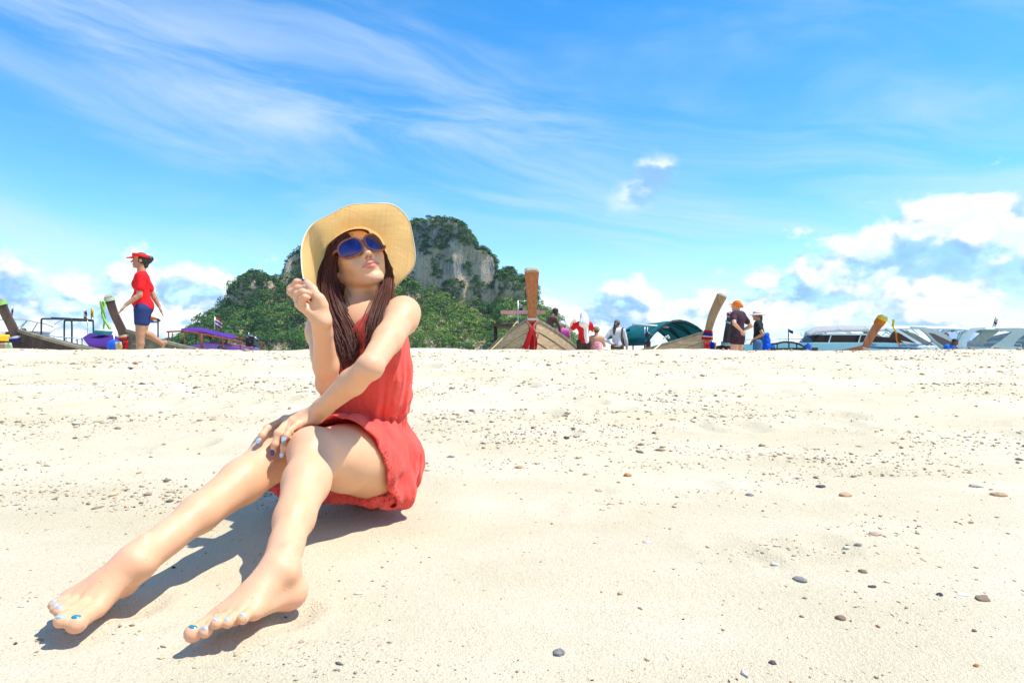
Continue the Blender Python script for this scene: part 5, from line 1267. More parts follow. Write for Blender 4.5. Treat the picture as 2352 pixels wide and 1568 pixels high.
slab([(1640, 800), (1700, 790), (1770, 787), (1850, 787), (2000, 787), (2086, 790), (2092, 803), (2090, 845), (1700, 845)], 34., 2.6, GELG, sA, 'hull', [.05, .3, .6, 1, 1, 1, 1, .9, .2], 0, .06)
slab([(1848, 788), (1864, 770), (1960, 770), (2040, 778), (2070, 788)], 34., 2.2, GLASS, sA, 'window_band', [.8, .8, 1, 1, 1]); slab([(1862, 770.5), (1866, 767.5), (1962, 767.5), (1990, 771), (1962, 771)], 34., 2.24, GELG, sA, 'cabin_roof')
for u_ in (1884, 1950): plate([(u_, 769), (u_ + 2, 769), (u_ - 4, 789), (u_ - 6, 789)], 34., GELG, sA, 'window_pillar', .03, -1.13)
plate([(1938, 796), (2058, 799), (2080, 803), (1990, 801)], 34., NAVY, sA, 'stripe', .02, -1.32); text3d('นำเที่ยว', C(1968, 795, 34.) + vx(0, -1.335, 0), .20, NAVY, sA, np.stack([vx(1, 0, 0), UP, vx(0, -1, 0)], 1)); text3d('ลุงดม การท่องเที่ยว', C(2062, 796, 34.) + vx(0, -1.335, 0), .20, NAVY, sA, np.stack([vx(1, 0, 0), UP, vx(0, -1, 0)], 1))
rows = [[C(u, v, 34. + (q - .5) * 2.3) - UP * (.30 * (abs(q - .5) * 2) ** 3 * (1 if 1852 < u < 2030 else .3)) for q in np.linspace(0, 1, 9)] for u, v in ((1848, 764), (1862, 757), (1876, 751), (1920, 748.5), (1965, 747.5), (2010, 749), (2036, 754), (2052, 762))]
MB().sheet(rows, .05).build('sunroof', CANV, sA)
for a, b in (((1858, 760), (1862, 770)), ((1900, 753), (1930, 770)), ((1960, 751), (1985, 768)), ((2020, 754), (2000, 772))):
    for dy in (-1.05, 1.05): MB().tube([C(*a, 34.) + vx(0, dy, 0), C(*b, 34.) + vx(0, dy, 0)], .026, 6).build('strut', GEL, sA)
for dy in (-1.16, 1.16): MB().loft([[C(u, v, 34.) + vx(0, dy + e, 0) for u, v in ((2004, 756), (2030, 757), (2105, 803), (2078, 803), (2044, 788), (2024, 772))] for e in (-.06, .06)]).build('aft_arch', GEL, sA, False)
for dy in (-1.24, 1.24): plate([(2022, 762), (2036, 768), (2070, 789), (2010, 778), (2016, 768)], 34., GLASS, sA, 'side_window', .03, dy)
sB = thing('speedboat', 'white speedboat with a swept cream arch and dark slanted window', 'boat', C(2130, 800, 36.), 'white speedboats moored beyond the beach')
slab([(2060, 800), (2100, 795), (2180, 796), (2196, 802), (2190, 850), (2070, 850)], 36., 2.5, GEL, sB, 'hull', [.5, 1, 1, 1, .9, .5])
for dy in (-1.16, 1.16):
    MB().loft([[C(u, v, 36.) + vx(0, dy + e, 0) for u, v in ((2060, 752), (2092, 753), (2128, 764), (2170, 788), (2186, 803), (2138, 803), (2112, 786), (2096, 768), (2084, 758))] for e in (-.07, .07)]).build('aft_arch', GELC, sB, False)
    plate([(2100, 766), (2112, 768), (2150, 786), (2166, 801), (2142, 800), (2118, 784)], 36., mat('navy_glass', (.015, .03, .08), .08, .6, var=.1), sB, 'side_window', .03, dy + math.copysign(.09, dy))
rows = [[C(u, v, 36. + (q - .5) * 2.4) - UP * .1 * (abs(q - .5) * 2) ** 3 for q in np.linspace(0, 1, 7)] for u, v in ((2030, 754), (2060, 750.5), (2110, 750), (2160, 751), (2200, 752), (2226, 754))]
MB().sheet(rows, .10).build('hardtop', GEL, sB)
for a, b in (((2120, 754), (2136, 768)), ((2160, 755), (2178, 775)), ((2196, 755), (2160, 790)), ((2052, 756), (2086, 780))):
    for dy in (-1.0, 1.0): MB().tube([C(*a, 36.) + vx(0, dy, 0), C(*b, 36.) + vx(0, dy, 0)], .022, 6).build('strut', STEEL, sB)
for dy in (-.5, .3): MB().tube([C(2040, 772, 36.) + vx(0, dy, 0), C(2074, 773, 36.) + vx(0, dy, 0)], .02, 6).build('grab_rail', STEEL, sB)
flag('small white and red streamer on a bent pole above the white speedboat', C(2052, 752, 36.), .62, .2, .25, [FLR, FLW], (-.6, 0), STEEL, .9)
for q, u_ in enumerate((2104, 2130, 2152)):
    om = thing('outboard_motor', ('left', 'middle', 'right')[q] + ' one of three white outboard motor cowls behind the sand crest', 'motor', C(u_, 806, 33.), 'white outboard motors')
    slab([(u_ - 8, 806), (u_ - 8, 798), (u_ - 2, 793.5), (u_ + 8, 795), (u_ + 20, 803), (u_ + 22, 806)], 33., .42, GEL, om, 'cowl', None, .5 * (q - 1)); slab([(u_ - 4, 806), (u_ + 12, 806), (u_ + 6, 840), (u_, 840)], 33., .16, W_BLACK, om, 'leg', None, .5 * (q - 1))
sC = thing('speedboat', 'white speedboat at far right with a curved cream arch under its hardtop', 'boat', C(2270, 800, 38.), 'white speedboats moored beyond the beach')
slab([(2140, 801), (2200, 797), (2290, 799), (2318, 803), (2310, 850), (2150, 850)], 38., 2.6, GEL, sC, 'hull', [.5, 1, 1, 1, .9, .5])
for dy in (-1.2, 1.2):
    MB().loft([[C(u, v, 38.) + vx(0, dy + e, 0) for u, v in ((2196, 755), (2232, 753.5), (2206, 762), (2188, 780), (2184, 803), (2166, 803), (2168, 784), (2178, 764))] for e in (-.07, .07)]).build('forward_arch', GEL, sC, False)
    MB().loft([[C(u, v, 38.) + vx(0, dy + e, 0) for u, v in ((2250, 755.5), (2300, 755), (2330, 757), (2322, 764), (2300, 780), (2290, 792), (2294, 803), (2262, 803), (2238, 800), (2262, 784), (2286, 764), (2270, 760))] for e in (-.07, .07)]).build('aft_arch', GELC, sC, False)
rows = [[C(u, v, 38. + (q - .5) * 2.5) - UP * .1 * (abs(q - .5) * 2) ** 3 for q in np.linspace(0, 1, 7)] for u, v in ((2184, 758), (2200, 754), (2240, 752.5), (2290, 753), (2320, 755.5), (2333, 758))]
MB().sheet(rows, .09).build('hardtop', GELC, sC)
for a, b in (((2228, 762), (2218, 790)), ((2228, 764), (2246, 788)), ((2246, 760), (2228, 762)), ((2270, 762), (2280, 760)), ((2186, 775), (2240, 800)), ((2186, 779), (2236, 803))):
    for dy in (-.9, .9): MB().tube([C(*a, 38.) + vx(0, dy, 0), C(*b, 38.) + vx(0, dy, 0)], .024, 6).build('strut', STEEL, sC)
for a, b in (((2302, 789), (2345, 790)), ((2345, 790), (2347, 803)), ((2308, 796), (2346, 797)), ((2320, 790), (2321, 803))): MB().tube([C(*a, 37.), C(*b, 37.)], .02, 6).build('stern_rail', STEEL, sC)
flag('striped streamer flag on a slanted pole over the far right speedboat', C(2279, 754, 38.), .72, .18, .55, [FLW, C_CREAM, FLB, FLW], (.5, 0), DKFR, .45)
rb = C(2172, 772, 35.); q_ = MB(); q_.tube([rb + vx(.16 * math.cos(a), 0, .16 * math.sin(a)) for a in np.linspace(0, 2 * math.pi, 21)], .045, 8, False); tag(q_.build('lifebuoy', C_ORANGE), 'orange lifebuoy hanging above the bending boatman', 'lifebuoy')
# ------------------------------------------------------------------ the people on the beach and in the boats
SK_TAN = mat('tan_skin', (.46, .235, .135), .55, .35, var=.06, sss=.15); SK_DARK = mat('dark_skin', (.14, .06, .035), .5, .4, var=.1); SK_FAIR = mat('fair_skin', (.62, .34, .215), .55, .35, var=.06, sss=.15)
BLACKH = mat('black_hair', (.018, .013, .012), .42, .5, var=.2, vscale=60); BROWNH = mat('brown_hair', (.075, .038, .022), .45, .5, var=.2, vscale=60)
def fabric(name, c): return mat(name, c, .8, .2, var=.10, vscale=12, bump=.35, bscale=22, dist=.01)
def person(label, loc, face, h=1.62, J=None, skin=SK_TAN, shirt=None, sleeve=.45, bottom=None, leg=.5, hair=BLACKH, vox=.009, wide=1., group=None, low=0., bust=0.):
    """Standing figure; J overrides joints in local metres (x = own right, y = ahead, z up, for 1.62 m)."""
    k = h / 1.62
    D = dict(head=(0, .02, 1.505), neck=(0, -.01, 1.37), chest=(0, -.01, 1.22), waist=(0, 0, 1.02), pel=(0, 0, .89),
             shR=(.165, -.015, 1.31), elR=(.22, -.04, 1.05), wrR=(.23, .05, .82), shL=(-.165, -.015, 1.31), elL=(-.22, -.04, 1.05), wrL=(-.23, .05, .82),
             hpR=(.085, 0, .85), knR=(.09, .03, .45), anR=(.09, -.01, .07), hpL=(-.085, 0, .85), knL=(-.09, .03, .45), anL=(-.09, -.01, .07), fR=None, fL=None, look=(0, 1, 0))
    D.update(J or {})
    f = nrm(vx(face[0], face[1], 0)); r = np.cross(f, UP); M = np.stack([r, f, UP], 1); loc = np.array(loc, float)
    W = {q: loc + M @ (np.array(p, float) * k) for q, p in D.items() if p is not None and q != 'look'}
    root = thing('person', label, 'person', loc, group)
    lo = np.min(list(W.values()), 0) - .2; hi = np.max(list(W.values()), 0) + .2; lo[2] = min(lo[2], loc[2] - .03)
    def torso(g, gr=0., k_=.03):
        g.cone(W['chest'], W['waist'], .128 * wide * k, .112 * wide * k, k_, (f, .74), grow=gr); g.cone(W['waist'], W['pel'], .112 * wide * k, .135 * wide * k, k_, (f, .80), grow=gr)
        g.cone(lerp(W['shR'], W['shL'], .12), lerp(W['shR'], W['shL'], .88), .062 * wide * k, .062 * wide * k, .05, grow=gr)
        g.cone(lerp(W['chest'], W['shR'], .5), lerp(W['chest'], W['shL'], .5), .09 * wide * k, .09 * wide * k, .05, (f, .85), grow=gr)
        if bust:
            for q in (-1, 1): g.ell(lerp(W['chest'], W['waist'], .12) + f * .062 + r * q * .06, bust, None, .04, grow=gr)
            g.ell(lerp(W['waist'], W['pel'], .45) + f * .035, .095, None, .05, grow=gr); g.ell(W['pel'] - f * .035 - UP * .01, .092, None, .05, grow=gr)
    def arm(g, s, gr=0., t1=1., lower=True):
        sh, el, wr = W['sh' + s], W['el' + s], W['wr' + s]
        if t1 >= 1: g.cone(sh, el, .050 * k * wide ** .5, .038 * k, .015, grow=gr)
        else: g.cone(sh, lerp(sh, el, t1), .052 * k * wide ** .5, (.052 - .010 * t1) * k, .015, grow=gr)
        if lower:
            g.cone(el, lerp(el, wr, .3), .037 * k, .037 * k, .01, grow=gr); g.cone(lerp(el, wr, .3), wr, .037 * k, .025 * k, .01, grow=gr)
            if gr == 0:
                d = nrm(wr - el); sd = nrm(np.cross(d, f + .3 * UP)) if np.linalg.norm(np.cross(d, f)) > .2 else r
                hd_ = D['f' + s]; d2 = nrm(M @ np.array(hd_, float)) if hd_ is not None else d
                sd = nrm(np.cross(d2, np.cross(sd, d2)) if abs(np.dot(sd, d2)) < .95 else np.cross(d2, UP))
                g.cone(wr, wr + d2 * .075 * k, .026 * k, .030 * k, .01, (np.cross(d2, sd), .6))
                for q in range(4):
                    b = wr + d2 * .075 * k + sd * (q - 1.5) * .018 * k; L = (.066, .078, .074, .058)[q] * k
                    g.chain([b, b + d2 * L * .55 + sd * (q - 1.5) * .006, b + d2 * L + sd * (q - 1.5) * .012], [.0105, .0095, .0085], .004)
                b = wr + d2 * .02 * k - sd * .024 * k; g.chain([b, b + d2 * .045 * k - sd * .028 * k, b + d2 * .075 * k - sd * .034 * k], [.012, .011, .009], .006)
    def legp(g, s, gr=0., t1=1.):
        hp, kn, an = W['hp' + s], W['kn' + s], W['an' + s]
        if t1 <= 1: g.cone(hp, lerp(hp, kn, t1), .092 * k * wide ** .5, (.092 - .034 * t1) * k * wide ** .5, .02, grow=gr)
        else:
            g.cone(hp, kn, .092 * k, .060 * k, .02, grow=gr); g.cone(kn, lerp(kn, an, t1 - 1), .060 * k, .050 * k, .02, grow=gr)
        if t1 == 1 and gr == 0:
            bk_ = nrm(np.cross(np.cross(an - kn, f), an - kn)); bk_ = bk_ if np.dot(bk_, f) < 0 else -bk_
            g.cone(kn, lerp(kn, an, .35) + bk_ * .012, .054 * k, .052 * k, .015); g.cone(lerp(kn, an, .35) + bk_ * .012, an, .052 * k, .034 * k, .015)
            fd = D['foot' + s] if 'foot' + s in D else (0, 1, -.25); fd = nrm(M @ np.array(fd, float))
            g.cone(an, an - fd * .035 * k - (an - kn) / np.linalg.norm(an - kn) * -.035, .034 * k, .030 * k, .01); g.cone(an + nrm(an - kn) * .02, an + fd * .15 * k + nrm(an - kn) * .035, .034 * k, .022 * k, .015, (np.cross(np.cross(fd, an - kn), fd), .7))
    g = Grid(lo, hi, vox)
    torso(g); g.cone(W['chest'], W['neck'], .06 * k, .052 * k, .03)
    lk = nrm(M @ np.array(D['look'], float)); hc = W['head']; Hm = np.stack([nrm(np.cross(lk, UP)), lk, np.cross(nrm(np.cross(lk, UP)), lk)], 1); hl = lambda x, y, z: hc + Hm @ (np.array((x, y, z)) * k)
    g.cone(W['neck'], hl(0, -.02, -.05), .052 * k, .05 * k, .02)
    g.ell(hl(0, -.008, .02), V(.072, .092, .092) * k, Hm, .01); g.ell(hl(0, .03, -.045), V(.054, .055, .062) * k, Hm, .02); g.ell(hl(0, .068, -.088), V(.02, .018, .017) * k, Hm, .02)
    g.cone(hl(0, .082, .012), hl(0, .105, -.022), .009 * k, .013 * k, .008); g.ell(hl(0, .083, -.055), V(.022, .012, .010) * k, Hm, .008)
    for s in (-1, 1): g.ell(hl(s * .073, -.008, -.002), V(.010, .02, .032) * k, Hm, .006); g.ell(hl(s * .03, .09, .01), V(.016, .012, .01) * k, Hm, .008, 'sub')
    for s in 'RL': arm(g, s); legp(g, s)
    v_, f_ = g.mesh(1); mesh_obj('body', v_, f_, skin, root)
    if shirt:
        g = Grid(lo, hi, vox); torso(g, .020); 
        for s in 'RL':
            if sleeve > 0: arm(g, s, .016, min(sleeve, 1.), sleeve > 1)
            else: g.ell(W['sh' + s], .055 * k, None, .02)
        g.cone(W['chest'], W['neck'] - UP * .03, .065, .055, .03, grow=.006)
        X, Y, Z = g.where(); near = np.abs(g.f) < .04; Pp = (np.argwhere(near) + g.i0) * vox; g.f[near] += (fbm(Pp * np.array((9, 9, 5.)), 2) * .012).astype(np.float32)
        zlow = W['pel'][2] - .05 + low
        tr_ = ((X - W['pel'][0]) ** 2 + (Y - W['pel'][1]) ** 2 < .26 ** 2)
        g.f = np.maximum(g.f, np.where(tr_, zlow - Z, -1).astype(np.float32))
        g.ell(W['neck'] + UP * .02 + f * .01, .066 * k, None, 0, 'sub')
        v_, f_ = g.mesh(1); mesh_obj('shirt', v_, f_, shirt, root)
    if bottom:
        g = Grid(lo, hi, vox); g.cone(W['pel'] + UP * .05, W['pel'] - UP * .02, .128 * wide * k, .132 * wide * k, .02, (f, .80), grow=.006); g.cone(W['hpR'], W['hpL'], .088 * k, .088 * k, .03, grow=.006)
        if bust: g.ell(W['pel'] - f * .040 - UP * .03, .092, None, .05, grow=.006)
        for s in 'RL': legp(g, s, .013, leg)
        v_, f_ = g.mesh(1); mesh_obj('shorts' if leg <= 1 else 'trousers', v_, f_, bottom, root)
    if hair:
        g = Grid(hc - .2, hc + .2, .007); g.ell(hl(0, -.016, .026), V(.079, .097, .095) * k, Hm, .01); X, Y, Z = g.where()
        ly = (X - hc[0]) * Hm[0, 1] + (Y - hc[1]) * Hm[1, 1] + (Z - hc[2]) * Hm[2, 1]; lz = (X - hc[0]) * Hm[0, 2] + (Y - hc[1]) * Hm[1, 2] + (Z - hc[2]) * Hm[2, 2]
        g.f = np.maximum(g.f, (np.minimum(ly - .02, .075 * k - lz)).astype(np.float32) * .8); g.f = np.maximum(g.f, (-.07 * k - lz + np.minimum(-ly, .0) * .0).astype(np.float32))
        near = np.abs(g.f) < .02; Pp = (np.argwhere(near) + g.i0) * .007; g.f[near] += (fbm(Pp * 40, 2) * .006).astype(np.float32)
        v_, f_ = g.mesh(0); mesh_obj('hair', v_, f_, hair, root)
    return root, W, hl, M, k
gp = lambda u, d, v=810: vx((u - 1176) / FPX * d, d, 0)
def on(u, d, z): p = gp(u, d); p[2] = z; return p
# 1 the walker on the crest (faces left)
F1 = 159.; u0 = 326; zt = .5 + (812 - 577) / F1
wl = lambda u, v, x=0.: (x, (u0 - u) / 182., .5 + (812 - v) / F1 - (zt - 1.60))
wk_loc = on(u0, 8.8, zt - 1.60)
rt, W, hl, M, k = person('woman walking left along the crest in red T-shirt, denim shorts and red visor', wk_loc, (-.86, -.50), 1.62,
    dict(head=wl(319, 599), neck=wl(323, 622), chest=wl(323, 650), waist=wl(325, 680), pel=wl(327, 702), shL=wl(321, 637, -.15), elL=wl(320, 680, -.20), wrL=wl(290, 704, -.20), fL=(.0, .55, -.8), shR=wl(326, 637, .15), elR=wl(348, 672, .2), wrR=wl(364, 700, .2), fR=(0, -.35, -.9),
         hpL=wl(325, 712, -.08), knL=wl(322, 768, -.09), anL=wl(318, 828, -.09), hpR=wl(329, 712, .08), knR=wl(328, 763, .09), anR=wl(372, 788, .09), footR=(0, .3, -.95)),
    SK_TAN, fabric('red_tshirt', (.80, .012, .018)), .62, fabric('denim', (.025, .045, .16)), .5, BLACKH, .007, .94, bust=.046)
v_ = MB(); rows = []
for q in np.linspace(0, 1, 6): rows.append([hl(.092 * math.cos(a) * (1 + .15 * q), .098 * math.sin(a) * (1 + .85 * q * max(0, math.sin(a))) - .008, .052 - .020 * q * max(0, math.sin(a))) for a in np.linspace(R(-5), R(185), 25)])
v_.sheet(rows, .006).build('visor_brim', fabric('red_visor', (.78, .03, .02)), rt)
v_ = MB(); v_.sheet([[hl(.089 * math.cos(a), .106 * math.sin(a) - .012, .048 + .045 * q + .012 * math.sin(a)) for a in np.linspace(0, 2 * math.pi, 33)] for q in (0, .5, 1)], .006).build('visor_band', MATS['red_visor'], rt)
b_ = Grid(hl(0, -.15, 0) - .12, hl(0, -.15, 0) + .12, .007); b_.ell(hl(0, -.125, .04), (.05, .045, .042), None, .01); b_.ell(hl(0, -.10, .01), (.05, .05, .05), None, .03); b_.ell(hl(0, -.06, -.06), (.05, .045, .05), None, .03); vv, ff = b_.mesh(1); mesh_obj('hair_bun', vv, ff, BLACKH, rt)
# 2 the man in the orange cap
ORG = fabric('orange_cap', (.84, .20, .03)); MAR = fabric('maroon_tshirt', (.060, .028, .045))
rt, W, hl, M, k = person('man in orange cap and maroon T-shirt standing with hand on hip, seen from behind', on(1694, 14.0, -.06), (-.62, .78), 1.78,
    dict(elR=(.33, -.12, 1.09), wrR=(.20, .06, .98), elL=(-.34, -.14, 1.12), wrL=(-.15, -.17, .99), fL=(.75, -.25, -.6), look=(-.35, 1, .08)), SK_FAIR, MAR, .55, fabric('maroon_trunks', (.05, .022, .035)), .22, None, .008, 1.18)
b_ = Grid(hl(0, 0, .05) - .16, hl(0, 0, .05) + .16, .007); b_.ell(hl(0, -.01, .04), V(.088, .106, .088) * k, None, .01); b_.cone(hl(.02, -.12, -.03), hl(-.02, -.10, .0), .03, .05, .04); b_.cone(hl(0, .09, .035), hl(-.02, .13, .03), .05, .03, .03, (UP, .35)); X, Y, Z = b_.where(); b_.f = np.maximum(b_.f, (hl(0, 0, -.035)[2] - Z) + 0 * X); vv, ff = b_.mesh(1); mesh_obj('cap', vv, ff, ORG, rt)
# 3 the woman in the striped hat
rt, W, hl, M, k = person('woman in white and pink hat, black T-shirt and jeans, hand on her hip', on(1741, 14.6, -.10), (-.80, .45), 1.62,
    dict(elL=(-.26, -.14, 1.06), wrL=(-.15, .07, .95), fL=(.4, .5, -.5), elR=(.20, .05, 1.06), wrR=(.14, .12, .93), look=(-.25, 1, .0)), SK_TAN, fabric('black_tshirt', (.016, .022, .028)), .5, fabric('light_denim', (.06, .16, .32)), 2., BROWNH, .008, .95)
b_ = MB(); prof = [(.0, .125), (.07, .12), (.088, .10), (.096, .055), (.098, .045), (.165, .025), (.17, .018)]
for i in range(len(prof) - 1):
    pass
bw_ = MB().loft([[hl(r_ * math.cos(a), r_ * 1.1 * math.sin(a) - .01, z_) for a in np.linspace(0, 2 * math.pi, 25)[:-1]] for r_, z_ in prof[:4]], True, False); bw_.build('hat_crown', fabric('white_hat', (.78, .74, .70)), rt); MB().loft([[hl(r_ * math.cos(a), r_ * 1.1 * math.sin(a) - .01, z_) for a in np.linspace(0, 2 * math.pi, 25)[:-1]] for r_, z_ in ((.097, .072), (.101, .042))], True, False).build('hat_band', fabric('pink_hat_band', (.78, .32, .27)), rt)
MB().sheet([[hl(r_ * math.cos(a), r_ * 1.08 * math.sin(a) - .01, z_) for a in np.linspace(0, 2 * math.pi, 29)] for r_, z_ in ((.098, .046), (.135, .034), (.17, .020))], .006).build('hat_brim', MATS['white_hat'], rt)
MB().tube([hl(.02, -.09, .0), hl(.03, -.10, -.08), hl(.03, -.09, -.22)], [.045, .035, .012], 8).build('ponytail', BROWNH, rt)
g = Grid(C(1755, 785, 14.7) - .4, C(1755, 785, 14.7) + .4, .010); g.cone(C(1757, 775, 14.75), C(1757, 796, 14.75), .11, .12, .05, (vx(0, 1, 0), .8)); g.cone(C(1762, 768, 14.75), C(1752, 772, 14.7), .05, .05, .04); near = np.abs(g.f) < .03; Pp = (np.argwhere(near) + g.i0) * .010; g.f[near] += (fbm(Pp * 16, 2) * .03).astype(np.float32); vv, ff = g.mesh(1)
bp = thing('backpack', 'bright blue bag hanging on the back of the woman in the striped hat', 'bag', C(1757, 800, 14.75)); mesh_obj('bag_body', vv, ff, fabric('bright_blue_nylon', (.0, .09, .66)), bp); MB().tube(spline([C(1750, 744, 14.55), C(1753, 756, 14.6), C(1756, 768, 14.7)], 8), .012, 6).build('strap', fabric('navy_strap', (.02, .03, .10)), bp)
# 4 blue shirt far behind
person('person in bright blue shirt far behind the woman with the blue bag', on(1764, 21.5, -.62), (-.1, 1), 1.70, dict(), SK_DARK, fabric('blue_shirt', (.0, .12, .62)), .55, fabric('grey_shorts', (.12, .12, .14)), .8, BLACKH, .012)
# 5 white head scarf, red shirt, raising a camera
SCARF = fabric('white_scarf', (.80, .77, .72))
rt, W, hl, M, k = person('person in red T-shirt with a long white head scarf raising a camera', on(1341, 15.4, -.06), (.05, 1), 1.60, dict(elL=(-.34, .06, 1.17), wrL=(-.30, .10, 1.36), fL=(.5, .3, .5), elR=(.24, .18, 1.16), wrR=(.20, .28, 1.28)), SK_FAIR, fabric('red_polo', (.64, .012, .018)), .6, fabric('dark_trousers', (.05, .035, .03)), 2., None, .009)
g = Grid(hl(0, 0, -.3) - .5, hl(0, 0, .1) + .3, .010); g.ell(hl(0, -.015, .02), V(.088, .108, .108) * k, Hm if False else None, .02); g.cone(hl(0, -.05, .02), hl(.0, -.13, -.16), .09, .12, .04); g.cone(hl(.03, -.10, -.02), hl(.07, -.145, -.62), .05, .055, .04, (vx(0, 1, 0), .6)); g.cone(hl(-.03, -.10, -.02), hl(-.10, -.15, -.20), .05, .03, .05)
X, Y, Z = g.where(); near = np.abs(g.f) < .03; Pp = (np.argwhere(near) + g.i0) * .010; g.f[near] += (fbm(Pp * np.array((24, 10, 3.)), 2) * .018).astype(np.float32); g.ell(hl(0, .10, -.02), (.06, .06, .08), None, .01, 'sub'); vv, ff = g.mesh(1); mesh_obj('head_scarf', vv, ff, SCARF, rt)
cm = thing('camera', 'black camera held up to the left of the white scarf', 'camera', C(1322, 748, 15.6)); cb_ = MB(); cb_.box(C(1318, 746, 15.7), (.14, .08, .09)); cb_.build('camera_body', W_BLACK, cm, False); MB().tube([C(1318, 746, 15.7), C(1318, 746, 15.95)], .04, 12).build('lens', W_BLACK, cm)
# 6 pink shirt and white cap
rt, W, hl, M, k = person('person in pink T-shirt and white cap beside the bow-on boat', on(1291, 18.4, -.10), (.1, 1), 1.58, dict(elR=(.24, .06, 1.06)), SK_FAIR, fabric('pink_tshirt', (.78, .14, .42)), .55, fabric('white_shorts', (.66, .64, .62)), .8, None, .010)
g = Grid(hl(0, 0, 0) - .2, hl(0, 0, 0) + .2, .008); g.ell(hl(0, -.01, .035), V(.088, .106, .088), None, .01); g.cone(hl(0, .09, .03), hl(0, .15, .02), .05, .03, .02, (UP, .3)); X, Y, Z = g.where(); g.f = np.maximum(g.f, hl(0, 0, -.01)[2] - Z + 0 * X); vv, ff = g.mesh(1); mesh_obj('cap', vv, ff, fabric('white_cap', (.76, .74, .72)), rt)
# 7 shirtless boatman climbing on the bow-on boat
person('shirtless dark-skinned boatman bending over the side of the bow-on boat', on(1262, 17.2, .28), (.75, .5), 1.62, dict(head=(0, .22, 1.40), neck=(0, .11, 1.29), chest=(0, .04, 1.16), shR=(.165, .09, 1.21), shL=(-.165, .09, 1.21), elR=(.20, .20, .97), wrR=(.17, .26, .74), elL=(-.26, .02, .98), wrL=(-.20, .10, .80), look=(0, 1, -.35)), SK_DARK, None, 0, fabric('dark_shorts', (.03, .03, .04)), .7, BLACKH, .009)
# 8 small person with a straw cap and floral top
rt, W, hl, M, k = person('small person in a red and white floral strapless top and khaki cap', on(1370, 15.8, -.30), (.1, 1), 1.50, dict(elR=(.23, .10, 1.08), wrR=(.18, .20, 1.18)), SK_FAIR, None, 0, mat('floral_cloth', (.78, .62, .64), .8, .2, vscale=16, col2=(.70, .04, .08)), 1., BROWNH, .009)
g = Grid(W['pel'] - .5, W['neck'] + .3, .010); g.cone(W['chest'] - UP * .10, W['pel'], .128, .14, .02, (M[:, 1], .78), grow=.012); vv, ff = g.mesh(1); mesh_obj('strapless_top', vv, ff, MATS['floral_cloth'], rt)
g = Grid(hl(0, 0, 0) - .2, hl(0, 0, 0) + .2, .008); g.ell(hl(0, -.01, .035), V(.086, .104, .086), None, .01); X, Y, Z = g.where(); g.f = np.maximum(g.f, hl(0, 0, .0)[2] - Z + 0 * X); vv, ff = g.mesh(1); mesh_obj('cap', vv, ff, mat('khaki_cap', (.40, .31, .17), .8, .2, vscale=30, col2=(.16, .11, .06)), rt)
# 9 woman in the white blouse
rt, W, hl, M, k = person('woman in loose white blouse with ponytail, grey cap and shoulder strap, hand on hip', on(1418, 17.2, -.14), (.15, 1), 1.60, dict(elL=(-.36, -.06, 1.05), wrL=(-.14, -.12, .93), fL=(.8, 0, -.35), elR=(.24, .02, 1.04), wrR=(.27, .10, .82), look=(.3, 1, .05)), SK_TAN, fabric('white_blouse', (.80, .78, .79)), 1.25, fabric('brown_skirt', (.16, .11, .06)), 1.2, BROWNH, .009, 1.05)
g = Grid(hl(0, 0, 0) - .2, hl(0, 0, 0) + .2, .008); g.ell(hl(0, -.01, .035), V(.088, .106, .088), None, .01); X, Y, Z = g.where(); g.f = np.maximum(g.f, hl(0, 0, .01)[2] - Z + 0 * X); vv, ff = g.mesh(1); mesh_obj('cap', vv, ff, fabric('grey_cap', (.22, .20, .19)), rt)
MB().tube(spline([hl(-.01, -.10, .01), hl(-.02, -.15, -.06), hl(-.04, -.17, -.18), hl(-.06, -.16, -.32)], 10), [.035, .045, .05, .05, .048, .044, .038, .03, .02, .01], 8).build('ponytail', BROWNH, rt)
stp = spline([W['shR'] + UP * .07, W['shR'] + UP * .05 - M[:, 1] * .09 - M[:, 0] * .02, W['waist'] + M[:, 0] * .12 - M[:, 1] * .13, W['pel'] + M[:, 0] * .19 - M[:, 1] * .08], 14)
strip_ = [[p + M[:, 0] * .05 * (q - .5) for q in (0, .5, 1)] for p in stp]; MB().sheet(strip_, .006).build('shoulder_strap', fabric('olive_strap', (.13, .11, .08)), rt)
# 10 man under the teal canopy
person('dark-skinned boatman sitting under the teal canopy', on(1488, 19.2, -.42), (.8, -.4), 1.60, dict(), SK_DARK, None, 0, fabric('dark_shorts', (.03, .03, .04)), .7, BLACKH, .010)
# 11 far left people
person('boatman in a bright green shirt on the white speedboat at far left', on(54, 23.6, -.06), (.2, 1), 1.55, dict(), SK_DARK, fabric('emerald_shirt', (.0, .40, .22)), .5, fabric('dark_shorts', (.03, .03, .04)), .7, BLACKH, .012, 1.25)
person('person in dark shirt half hidden beside the green-shirted boatman', on(31, 24.2, -.12), (.2, 1), 1.50, dict(), SK_DARK, fabric('black_shirt', (.02, .02, .022)), .5, fabric('dark_shorts', (.03, .03, .04)), .7, BLACKH, .012)
